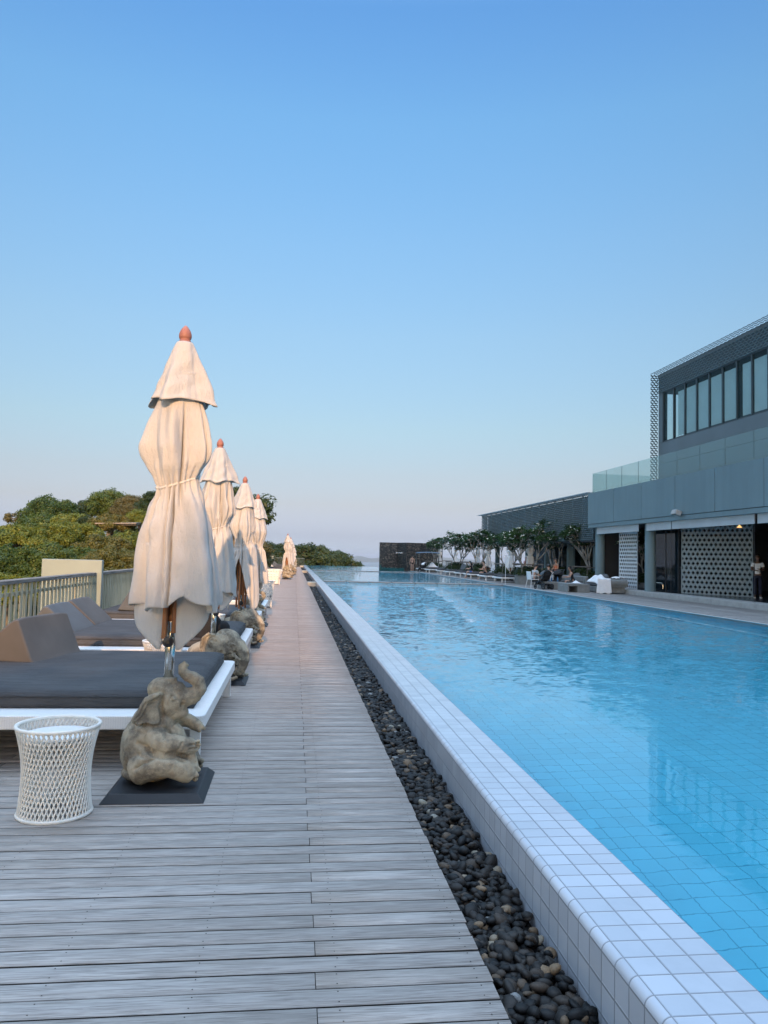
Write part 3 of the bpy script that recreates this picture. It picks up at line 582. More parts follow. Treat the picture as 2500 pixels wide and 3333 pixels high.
P2(MB().box(14.2, 24, 34.1, 55.9, 2.45, 2.55), 'soffit', 'dark_interior')
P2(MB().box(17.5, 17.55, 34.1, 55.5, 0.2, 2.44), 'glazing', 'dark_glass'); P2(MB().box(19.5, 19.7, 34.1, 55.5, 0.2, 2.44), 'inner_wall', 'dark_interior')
for y in (36.5, 40.2, 44, 47.8, 51.6, 55.2): P2(MB().box(15.0, 15.28, y-0.14, y+0.14, 0.2, 2.45), 'pillar', 'render_grey')
for y in (37.6, 39, 42.2, 46.4, 50, 53): P2(MB().box(17.42, 17.49, y-0.06, y+0.06, 0.2, 2.44), 'mullion', 'lattice_pale')
for y in (38.6, 45.5, 49): P2(MB().box(17.3, 17.33, y-0.32, y+0.32, 0.3, 2.3), 'door_panel', 'render_grey')
# ------------------------------------------------------------------ pebble-faced shower wall at the far end
pw = thing('shower_wall', 'dark pebble-clad zigzag shower wall at the far end of the pool', 'wall', (11, 72, 0.1))
poly = [(8.2, 72.4), (9.9, 72.4), (10.5, 70.6), (14.2, 71.6), (14.2, 72.1), (10.8, 71.2), (10.25, 72.9), (8.2, 72.9)]
part(MB().prism(poly, -1.0, 2.86), 'wall', 'pebble_wall', pw)
part(MB().prism([(8.2, 71.4), (8.26, 71.4), (8.26, 72.39), (8.2, 72.39)], -1, 0.75).prism([(8.27, 71.3), (10.3, 70.5), (10.3, 70.56), (8.27, 71.36)], -1, 0.45), 'glass_edge', 'pool_glass', pw)
for k in range(3):
    x = 9.98+0.16*k; y = 72.33-0.48*k; sp = part(MB().tube([(x, y, 1.75), (x-0.06, y-0.08, 1.9), (x-0.16, y-0.2, 1.92), (x-0.24, y-0.3, 1.84)], [0.03, 0.03, 0.03, 0.05], 8), 'shower_spout', 'white_paint', pw, smooth=True)
# ------------------------------------------------------------------ fence on the left edge of the deck
def fence(y0, y1, label, x0=-3.45, pitch=0.1):
    f = thing('slat_fence', label, 'fence', (x0, y0, 0)); L = y1-y0
    MB().box(-0.07, 0.07, 0, L, 1.05, 1.10).build('rail', 'grey_timber', f, bevel=0.008)
    MB().box(-0.025, 0.02, 0.01, L-0.01, 0.14, 0.19).box(-0.025, 0.02, 0.01, L-0.01, 0.9, 0.94).build('crossbar', 'fence_slat', f)
    m = MB(); y = 0.04; k = 0
    while y < L-0.04:
        m.cbox((0.035, y, 0.555), (0.022, 0.05 if k % 7 else 0.085, 1.0), rz=random.uniform(-0.03, 0.03), rx=random.uniform(-0.004, 0.004)); y += pitch; k += 1
    m.build('slats', 'fence_slat', f)
    for y in np.arange(0.2, L, 2.4): MB().box(-0.1, -0.04, y-0.03, y+0.03, 0.0, 1.04).build('post', 'fence_slat', f)
    return f
fence(3.0, 13.52, 'pale vertical slat fence with weathered rail in front of the near pale panel', pitch=0.175)
fence(13.72, 30.0, 'pale vertical slat fence running on behind the near pale panel', pitch=0.13)
fence(30.1, 58.0, 'pale slat fence in the middle distance behind the parasols')
fence(58.1, 85.0, 'farthest pale slat fence beside the row of single loungers')
tag(MB().box(-4.3, -3.3, 13.55, 13.67, 0, 1.315).build('privacy_panel', 'pale_panel', bevel=0.01), 'near pale upright panel standing across the slat fence', 'panel')
tag(MB().box(-3.72, -2.3, 85.2, 85.3, 0, 1.26).build('privacy_panel', 'pale_panel', bevel=0.01), 'distant pale upright panel at the end of the lounger row', 'panel')
rl = thing('metal_railing', 'thin dark metal railing across the far end of the timber deck', 'railing', (-2.4, 90, 0))
MB().tube([(0, 0, 1.03), (3.6, 0, 1.03)], 0.025, 8).tube([(0, 0, 0.12), (3.6, 0, 0.12)], 0.02, 8).build('rail', 'rail_metal', rl)
m = MB()
for k in range(30): m.tube([(0.02+k*0.122, 0, 0.0 if k % 8 == 0 else 0.12), (0.02+k*0.122, 0, 1.03)], 0.012 if k % 8 else 0.022, 6)
m.build('bars', 'rail_metal', rl)

# ------------------------------------------------------------------ double daybeds
def daybed(label, loc, L, W, group, legs=True):
    # local x: head (-) to foot (0, pool side); local y: 0 .. W
    d = thing('daybed', label, 'daybed', loc, 0, group)
    rd = lambda x0, x1, y0, y1, r, n=5: [(cx+r*math.cos(a), cy+r*math.sin(a)) for cx, cy, s in ((x1-r, y0+r, -90), (x1-r, y1-r, 0), (x0+r, y1-r, 90), (x0+r, y0+r, 180)) for a in [R(s+90*i/n) for i in range(n+1)]]
    MB().prism(rd(-L, 0, 0, W, 0.07), 0.265, 0.362).build('frame', 'white_wicker', d, bevel=0.012, seg=3)
    for x in (-0.07, -L+0.12):
        for y in (0.10, W-0.10): MB().cbox((x, y, 0.133), (0.075, 0.05, 0.264)).build('leg', 'white_paint', d, bevel=0.004)
    x0, x1, y0, y1, z0, z1 = -L+0.03, -0.12, 0.26, W-0.17, 0.364, 0.485
    nx, ny = 40, 44
    def pad(u, v):
        # closed cross-section is swept: a soft slab with crowned top
        x = x0+(x1-x0)*u; a = v*2*math.pi
        return (x, 0, 0)
    bm = bmesh.new(); bmesh.ops.create_grid(bm, x_segments=nx, y_segments=ny, size=1)
    top = {}
    V = []; F = []
    for j in range(ny+1):
        for i in range(nx+1):
            u, v = i/nx, j/ny; ed = min(min(u, 1-u)*(x1-x0), min(v, 1-v)*(y1-y0)); c = 1-math.exp(-ed/0.05)
            wr = 0.006*math.sin(v*29+2.2*math.sin(u*5+loc[1])+u*3)*math.exp(-((u-0.75)/0.35)**2)
            V.append((x0+(x1-x0)*u, y0+(y1-y0)*v, z1-0.028+0.035*c+wr*c))
    for j in range(ny):
        for i in range(nx): a = j*(nx+1)+i; F.append((a, a+1, a+nx+2, a+nx+1))
    bm.free()
    ring = [i for i in range(nx+1)] + [(j+1)*(nx+1)-1 for j in range(1, ny+1)] + [ny*(nx+1)+i for i in range(nx-1, -1, -1)] + [j*(nx+1) for j in range(ny-1, 0, -1)]
    prev = ring; cx, cy = (x0+x1)/2, (y0+y1)/2
    for kk, (dz, g) in enumerate(((0.035, 0.012), (0.07, 0.014), (0.098, 0.008), (z1-0.028-z0, -0.006))):
        cur = []
        for r_ in ring:
            x, y, z = V[r_]; sx = (1 if x > cx else -1) if abs(x-cx) > (x1-x0)/2-1e-4 else 0; sy = (1 if y > cy else -1) if abs(y-cy) > (y1-y0)/2-1e-4 else 0
            cur.append(len(V)); V.append((x+sx*g, y+sy*g, z1-0.028-dz if kk < 3 else z0))
        n = len(ring)
        for i in range(n): F.append((prev[(i+1) % n], prev[i], cur[i], cur[(i+1) % n]))
        prev = cur
    mt_ = MB().add(V, F).build('mattress', 'dark_fabric', d, smooth=True)
    for dz_, g_ in ((-0.028-0.012, 0.012), (-0.028-0.085, 0.012)):
        MB().tube([(x0-g_, y0-g_, z1+dz_), (x1+g_, y0-g_, z1+dz_), (x1+g_, y1+g_, z1+dz_), (x0-g_, y1+g_, z1+dz_)], 0.006, 6, closed=True).build('piping', 'dark_fabric', mt_, smooth=True)
    return d
GB = 'dark double daybeds along the left deck'
daybed('nearest white wicker daybed with dark grey mattress, behind the white side table', (-0.585, 5.42, 0), 2.75, 2.76, GB)
daybed('second white wicker daybed with dark mattress and a black bag on it', (-0.585, 9.02, 0), 2.75, 2.66, GB)
daybed('third white wicker daybed, behind the second parasol', (-0.60, 12.72, 0), 2.7, 2.55, GB)
daybed('fourth white wicker daybed, just before the white woven chairs', (-0.60, 16.35, 0), 2.7, 2.55, GB)

# ------------------------------------------------------------------ wedge cushions
def wedge(label, loc, rz, w, dep, h, mat='cushion_fabric', group='wedge cushions on the daybeds', over=0.12):
    # local: sloped face looks to +x, runs along +y; a soft triangular prism
    def sec(y, k): return [(0.0, y, 0.0), (-0.04*k, y, 0.05), (-dep*k, y, h), (-dep*k-0.05, y, h-0.01), (-dep*k-over-0.14, y, 0.02)]
    m = MB(); V = []; F = []; ny = 8
    for j in range(ny+1):
        v = j/ny; k = 1 - 0.03*math.cos(v*6.28); e = 1-0.03*math.exp(-min(v, 1-v)*30)
        s = sec(w*v, k); V += [(x*e-0.02*(1-e), y, z*e) for x, y, z in s]
    for j in range(ny):
        for i in range(5): F.append((j*5+i, j*5+(i+1) % 5, (j+1)*5+(i+1) % 5, (j+1)*5+i))
    F += [tuple(range(4, -1, -1)), tuple(ny*5+i for i in range(5))]
    m.add(V, F); me = m.mesh('wedge'); o = link('wedge_cushion', me, mat, None, loc, rz)
    b = o.modifiers.new('b', 'BEVEL'); b.width = 0.022; b.segments = 3; b.limit_method = 'ANGLE'; b.angle_limit = R(28)
    me.polygons.foreach_set('use_smooth', np.ones(len(me.polygons), bool)); b.harden_normals = True
    o.rotation_euler = (0, 0, rz); return tag(o, label, 'cushion', group)
wedge('large taupe wedge cushion on the nearest daybed', (-2.24, 7.0, 0.475), -0.22, 0.86, 0.19, 0.40, over=0.34)
wedge('taupe wedge cushion at the nearer side of the second daybed', (-2.60, 9.55, 0.478), 0.0, 0.92, 0.36, 0.33, 'grey_cushion')
wedge('lighter taupe wedge cushion at the farther side of the second daybed', (-2.60, 10.53, 0.478), 0.0, 0.92, 0.36, 0.34)
wedge('dark grey wedge cushion on the third daybed', (-2.42, 13.05, 0.478), 0.0, 0.95, 0.24, 0.40, 'grey_cushion')
# black bag on the second daybed
b = MB().grid(lambda u, v: ((0.19*(1-0.55*v**2))*math.cos(u*6.283)*(1+0.14*math.sin(u*12.6+5*v)), (0.13*(1-0.6*v**1.6))*math.sin(u*6.283)*(1+0.12*math.cos(u*18.8)), 0.0+0.30*v), 36, 12, True)
b.add([(0, 0, 0.302)], []); b = b.tube([(-0.15, -0.02, 0.05), (-0.27, -0.05, 0.02), (-0.36, -0.02, 0.015), (-0.42, 0.02, 0.012)], [0.03, 0.025, 0.016, 0.01], 8).ell((0.16, 0, 0.1), (0.09, 0.1, 0.1), 12, 8)
o = b.build('soft_bag', 'cloth_black', None, smooth=True, loc=(-1.0, 9.42, 0.472)); tag(o, 'crumpled black bag lying on the second daybed behind the parasol pole', 'bag')

# ------------------------------------------------------------------ wicker drum tables
def wtable(label, loc):
    t_ = thing('wicker_side_table', label, 'side table', loc, 0, 'white wicker drum tables beside the parasols'); Hh = 0.5
    rad = lambda z: 0.178 + 0.045*((z/Hh-0.42)/0.58)**2*(1 if z/Hh > 0.42 else 0.75)
    m = MB(); n = 50
    for d in (-1, 1):
        for k in range(n):
            pts = []
            for i in range(11):
                f = i/10; a = 2*math.pi*k/n + d*f*1.05; r = rad(f*Hh) + d*0.0025; pts.append((r*math.cos(a), r*math.sin(a), 0.008+f*(Hh-0.016)))
            m.tube(pts, 0.0052, 5, cap=False)
    m.build('lattice_wall', 'white_strand', t_, smooth=True)
    tor = lambda r, z, rr: MB().tube([(r*math.cos(a), r*math.sin(a), z) for a in [2*math.pi*i/40 for i in range(40)]], rr, 7, closed=True)
    tor(rad(Hh), Hh-0.004, 0.011).build('rim', 'white_strand', t_, smooth=True); tor(rad(0), 0.011, 0.011).build('base_ring', 'white_strand', t_, smooth=True)
    MB().lathe([(0.185, 0.435), (0.192, 0.44), (0.192, 0.448), (0.05, 0.450)], 36).build('top', 'white_wicker', t_)
    m = MB()
    for k in range(6):
        a = 2*math.pi*k/6+0.3; m.tube([(0.15*math.cos(a), 0.15*math.sin(a), 0.0), (0.165*math.cos(a), 0.165*math.sin(a), 0.434)], 0.008, 6)
    m.build('inner_frame', 'white_strand', t_); return t_
w0 = wtable('nearest white lattice drum table, left of the raised-trunk elephant', (-1.305, 4.55, 0))
dup(w0, None, (-1.42, 8.72, 0), 0.4, 'second white lattice drum table, half hidden behind the nearest daybed')
dup(w0, None, (-1.30, 12.38, 0), 0.9, 'third white lattice drum table, behind the second parasol skirt')
dup(w0, None, (-1.3, 15.95, 0), 0.2, 'fourth white lattice drum table, behind the third parasol')

# ------------------------------------------------------------------ stone elephants
def grooves(me, lines):
    # carve creases: push the surface in along lines drawn on the side of the figure (x, z)
    n = len(me.vertices); co = np.empty(n*3, np.float32); me.vertices.foreach_get('co', co); co = co.reshape(-1, 3); no = np.empty(n*3, np.float32); me.vertices.foreach_get('normal', no); no = no.reshape(-1, 3); d = np.zeros(n)
    for pts, depth, w in lines:
        best = np.full(n, 9.0)
        for (ax, az), (bx, bz) in zip(pts, pts[1:]):
            vx, vz = bx-ax, bz-az; L2 = vx*vx+vz*vz; t_ = np.clip(((co[:, 0]-ax)*vx+(co[:, 2]-az)*vz)/L2, 0, 1)
            best = np.minimum(best, np.hypot(co[:, 0]-ax-t_*vx, co[:, 2]-az-t_*vz))
        d = np.maximum(d, depth*np.exp(-(best/w)**2)*np.clip(np.abs(no[:, 1])*2.5, 0, 1)*(np.abs(co[:, 1]) > 0.05))
    rough = 0.0011*np.sin(co @ np.array([71, 53, 37]))*np.sin(co @ np.array([-43, 67, 59]))+0.0008*np.sin(co @ np.array([133, -91, 117]))*np.sin(co @ np.array([87, 141, -97]))
    co += no*(rough-d)[:, None]; me.vertices.foreach_set('co', co.ravel().astype(np.float32)); me.update()
def sculpt(name, mb, vox=0.011, it=3, lines=()):
    o = link(name, mb.mesh(name), 'stone')
    rm = o.modifiers.new('r', 'REMESH'); rm.mode = 'VOXEL'; rm.voxel_size = vox; rm.use_smooth_shade = True
    sm = o.modifiers.new('s', 'SMOOTH'); sm.factor = 0.5; sm.iterations = it
    bake(o); me = o.data; grooves(me, lines); COL.objects.unlink(o); bpy.data.objects.remove(o)
    me.polygons.foreach_set('use_smooth', np.ones(len(me.polygons), bool)); me.update(); return me
def elephant_a():
    m = MB(); S = 0.000435; X = lambda x: (x-740)*S; Z = lambda y: (1905-y)*S
    E = lambda x, y, rx, rz, ry, dy=0.0, tilt=0.0: m.ell((X(x), dy, Z(y)), (rx*S, ry*S, rz*S), 24, 16, Matrix.Rotation(tilt, 3, 'Y'))
    E(600, 1490, 440, 430, 400); E(600, 1180, 330, 400, 350); E(560, 1360, 400, 420, 380)
    E(560, 1770, 380, 135, 360); E(700, 1700, 300, 180, 330)
    E(760, 760, 250, 300, 235); E(700, 590, 200, 170, 190); E(900, 770, 180, 220, 175); E(930, 590, 120, 110, 140)
    E(980, 930, 130, 90, 110); E(900, 930, 150, 110, 130)
    T = lambda pts, r, n=16: m.tube([(X(x), dy*S, Z(y)) for x, y, dy in pts], [q*S for q in r], n)
    T([(960, 700, 0), (1080, 705, 0), (1190, 665, 0), (1258, 575, 0), (1232, 478, 0), (1150, 425, 0), (1065, 395, 0), (1000, 335, 0), (995, 265, 0), (1050, 205, 0)], [160, 140, 118, 104, 98, 92, 84, 74, 66, 50])
    E(1150, 770, 75, 45, 95)
    for s in (-1, 1):
        d = s*175
        # ears: folded flaps with a rolled upper rim
        poly = [(760, 620), (600, 650), (490, 790), (390, 930), (380, 1000), (450, 1045), (570, 1005), (660, 1050), (750, 1045), (765, 930), (700, 800)]
        cx, cy = 600, 850; y0 = s*0.100
        for kk in range(3):
            pass
        n = len(poly); base = len(m.V)
        off = lambda px, py: s*(0.104 + 0.082*max(0, (760-px)/380)**0.8)
        front = [Vector((X(px), off(px, py), Z(py))) for px, py in poly]; back = [v - Vector((0, s*0.034, 0)) for v in front]
        c0 = Vector((X(cx), off(cx, cy)+s*0.006, Z(cy))); c1 = c0 - Vector((0, s*0.05, 0))
        V = front+back+[c0, c1]; F = []
        for i in range(n):
            j = (i+1) % n
            a = [(i, j, 2*n), (n+j, n+i, 2*n+1), (j, i, n+i), (j, n+i, n+j)]
            F += a if s < 0 else [tuple(reversed(q)) for q in a]
        m.add(V, F)
        m.tube([(X(px), off(px, py)+s*0.012, Z(py)) for px, py in [(750, 625), (650, 630), (570, 680), (520, 770), (470, 880), (410, 960)]], [26*S, 40*S, 48*S, 48*S, 44*S, 30*S], 10)
        m.tube([(X(px), off(px, py)+s*0.004, Z(py)) for px, py in [(410, 990), (470, 1030), (560, 1000), (650, 1035), (740, 1035)]], [22*S]*5, 8)
        # eyes
        m.ell((X(915), s*0.108, Z(690)), (0.016, 0.012, 0.012), 12, 8); m.ell((X(985), s*0.10, Z(735)), (0.012, 0.010, 0.008), 10, 6); m.tube([(X(860), s*0.110, Z(700)), (X(900), s*0.113, Z(662)), (X(960), s*0.102, Z(700))], 0.006, 6); m.tube([(X(870), s*0.112, Z(715)), (X(915), s*0.112, Z(728)), (X(965), s*0.100, Z(712))], 0.005, 6)
    # arms folded on the knees
    T([(640, 1180, -250), (740, 1270, -330), (880, 1310, -350), (1010, 1310, -330), (1140, 1350, -280), (1230, 1350, -240)], [150, 165, 150, 130, 130, 105])
    T([(760, 1100, 200), (940, 1080, 260), (1080, 1100, 250), (1180, 1150, 210), (1260, 1195, 190)], [130, 120, 100, 92, 75])
    for (x, y, d, r) in ((1290, 1290, -260, 34), (1295, 1340, -225, 36), (1262, 1400, -262, 38), (1285, 1385, -200, 32), (1290, 1180, 170, 34), (1310, 1205, 200, 32), (1250, 1225, 150, 34)): E(x, y, r, r, r, d*S)
    # hind legs: thigh, knee, shank and foot
    T([(460, 1690, -290), (620, 1600, -360), (800, 1560, -390), (960, 1590, -380), (1110, 1680, -330), (1210, 1760, -280)], [210, 210, 190, 175, 165, 125])
    T([(460, 1690, 290), (640, 1600, 350), (820, 1560, 380), (980, 1590, 370), (1110, 1680, 320), (1200, 1760, 270)], [210, 210, 190, 170, 160, 120])
    T([(1130, 1480, -200), (1190, 1600, -230), (1230, 1690, -250)], [130, 105, 95])
    for (x, y, d, r) in ((1265, 1640, -300, 40), (1300, 1690, -250, 42), (1290, 1750, -330, 42), (1270, 1810, -270, 42), (1290, 1700, 260, 42), (1270, 1780, 300, 42)): E(x, y, r, r, r, d*S)
    T([(840, 1150, -60), (900, 1230, -60), (950, 1400, -50)], [150, 170, 190])
    m.tube([(X(820), 0, Z(500)), (X(820), 0, Z(420))], 0.045, 16)
    q = lambda L: [(X(x), Z(y)) for x, y in L]
    return sculpt('elephant_raised', m, 0.0062, 1, [
        (q([(1030, 800), (1060, 870), (1130, 850)]), 0.03, 0.011), (q([(770, 610), (700, 700), (560, 740), (520, 860), (440, 930)]), 0.016, 0.010), (q([(770, 640), (740, 780), (775, 930), (770, 1050)]), 0.024, 0.011),
        (q([(370, 960), (440, 1065), (560, 1025), (660, 1070), (770, 1062)]), 0.022, 0.011), (q([(760, 1060), (840, 1120), (870, 1190)]), 0.014, 0.010),
        (q([(470, 1290), (580, 1330), (700, 1410), (860, 1440), (1000, 1430), (1130, 1500)]), 0.026, 0.014), (q([(480, 1430), (640, 1460), (740, 1440)]), 0.012, 0.010), (q([(480, 1590), (560, 1530), (720, 1450)]), 0.02, 0.012),
        (q([(1000, 1400), (1060, 1350), (1090, 1270)]), 0.012, 0.008), (q([(830, 1790), (720, 1840), (640, 1900)]), 0.022, 0.014), (q([(830, 1790), (960, 1830), (1060, 1880)]), 0.022, 0.014),
        (q([(960, 430), (1040, 510), (1150, 555), (1180, 620)]), 0.016, 0.009), (q([(1130, 330), (1050, 330)]), 0.012, 0.007), (q([(1190, 360), (1130, 470)]), 0.006, 0.006), (q([(1290, 440), (1190, 530)]), 0.006, 0.006), (q([(1350, 560), (1210, 590)]), 0.006, 0.006),
        (q([(880, 660), (870, 700), (905, 735), (950, 720)]), 0.008, 0.006), (q([(1190, 1310), (1300, 1315)]), 0.012, 0.007), (q([(1190, 1370), (1290, 1368)]), 0.012, 0.007)])
def elephant_b():
    m = MB(); e = lambda c, r, t=0.0: m.ell(c, r, 24, 16, Matrix.Rotation(t, 3, 'Y'))
    e((-0.15, 0, 0.21), (0.27, 0.20, 0.21)); e((-0.04, 0, 0.22), (0.19, 0.19, 0.22)); e((-0.1, 0, 0.1), (0.28, 0.21, 0.1))
    e((0.11, 0, 0.385), (0.175, 0.17, 0.185)); e((0.09, 0, 0.48), (0.12, 0.13, 0.09)); e((0.16, 0, 0.355), (0.115, 0.12, 0.12))
    m.tube([(0.18, 0, 0.41), (0.27, 0, 0.37), (0.325, 0, 0.30), (0.335, 0, 0.22), (0.315, 0, 0.145), (0.27, 0, 0.09), (0.22, 0, 0.075), (0.19, 0, 0.10)], [0.105, 0.088, 0.07, 0.060, 0.053, 0.046, 0.038, 0.03], 16)
    for k in range(7): z = 0.10+0.03*k; m.tube([(0.275+0.009*k-0.0007*k*k, -0.052, z), (0.34+0.008*min(k, 4), 0, z-0.012), (0.275+0.009*k-0.0007*k*k, 0.052, z)], 0.011, 8)
    for s in (-1, 1):
        e((0.01, s*0.168, 0.39), (0.13, 0.032, 0.15), 0.15); m.tube([(0.06, s*0.188, 0.515), (-0.02, s*0.20, 0.53), (-0.10, s*0.20, 0.47), (-0.115, s*0.198, 0.37), (-0.06, s*0.195, 0.27), (0.04, s*0.188, 0.26)], 0.019, 8)
        m.tube([(0.07, s*0.193, 0.46), (0.03, s*0.203, 0.48), (0.005, s*0.206, 0.445), (0.035, s*0.204, 0.42)], 0.011, 8)
        m.tube([(0.22, s*0.085, 0.31), (0.29, s*0.10, 0.255), (0.335, s*0.085, 0.24)], [0.03, 0.024, 0.014], 10); m.ell((0.225, s*0.122, 0.40), (0.018, 0.014, 0.014), 12, 8)
        m.tube([(0.185, s*0.142, 0.405), (0.225, s*0.128, 0.43), (0.262, s*0.10, 0.405)], 0.007, 6)
        m.tube([(0.02, s*0.15, 0.2), (0.1, s*0.19, 0.12), (0.19, s*0.16, 0.07), (0.235, s*0.13, 0.055)], [0.1, 0.085, 0.066, 0.055], 14)
        for q in (-0.045, 0, 0.045): m.ell((0.285, s*0.13+q, 0.035), (0.022, 0.021, 0.022), 10, 8)
        m.tube([(-0.2, s*0.18, 0.14), (-0.05, s*0.235, 0.1), (0.06, s*0.23, 0.06)], [0.12, 0.1, 0.06], 14)
    m.tube([(-0.06, 0, 0.46), (-0.06, 0, 0.49)], 0.05, 14)
    m.tube([(0.10, -0.12, 0.16), (0.2, -0.1, 0.13), (0.24, 0, 0.12), (0.2, 0.1, 0.13), (0.10, 0.12, 0.16)], 0.02, 8)
    arc = lambda cx, cz, r_, a0, a1, n=10: [(cx+r_*math.cos(R(a0+(a1-a0)*i/n)), cz+r_*math.sin(R(a0+(a1-a0)*i/n))) for i in range(n+1)]
    return sculpt('elephant_trunk_down', m, 0.0068, 1, [(arc(0.0, 0.40, 0.145, 60, 330), 0.024, 0.012), (arc(0.02, 0.42, 0.06, 20, 250), 0.016, 0.009), ([(0.08, 0.30), (0.15, 0.27), (0.22, 0.30)], 0.022, 0.011), ([(0.255, 0.315), (0.262, 0.23), (0.235, 0.14), (0.19, 0.14)], 0.045, 0.013),
        ([(0.0, 0.22), (0.08, 0.17), (0.18, 0.125)], 0.018, 0.011), (arc(0.215, 0.41, 0.028, 20, 340), 0.008, 0.006), ([(-0.22, 0.2), (-0.1, 0.17), (0.0, 0.12)], 0.014, 0.011), ([(0.1, 0.55), (0.16, 0.52), (0.2, 0.47)], 0.007, 0.007)])
ME_A, ME_B = elephant_a(), elephant_b()
GE = 'stone elephants holding the parasols'
def statue(me, label, loc, rz, scale=1.0):
    o = link('elephant_statue', me, 'stone', None, loc, rz); o.scale = (scale,)*3; return tag(o, label, 'statue', GE)
def plate(label, x, y, w=0.6, d=0.64):
    o = MB().prism([(-w/2, -d/2), (w/2, -d/2), (w/2, d/2), (-w/2, d/2)], 0.003, 0.02); V = [(-w/2+.045, -d/2+.05, 0.05), (w/2-.045, -d/2+.05, 0.05), (w/2-.045, d/2-.05, 0.05), (-w/2+.045, d/2-.05, 0.05)]
    o = MB().add([(-w/2, -d/2, 0.003), (w/2, -d/2, 0.003), (w/2, d/2, 0.003), (-w/2, d/2, 0.003)]+V, [(0, 3, 2, 1), (4, 5, 6, 7), (0, 1, 5, 4), (1, 2, 6, 5), (2, 3, 7, 6), (3, 0, 4, 7)])
    o = o.build('base_plate', 'black_rubber', None, bevel=0.004, loc=(x, y, 0)); return tag(o, label, 'base plate', 'black plates under the elephants')

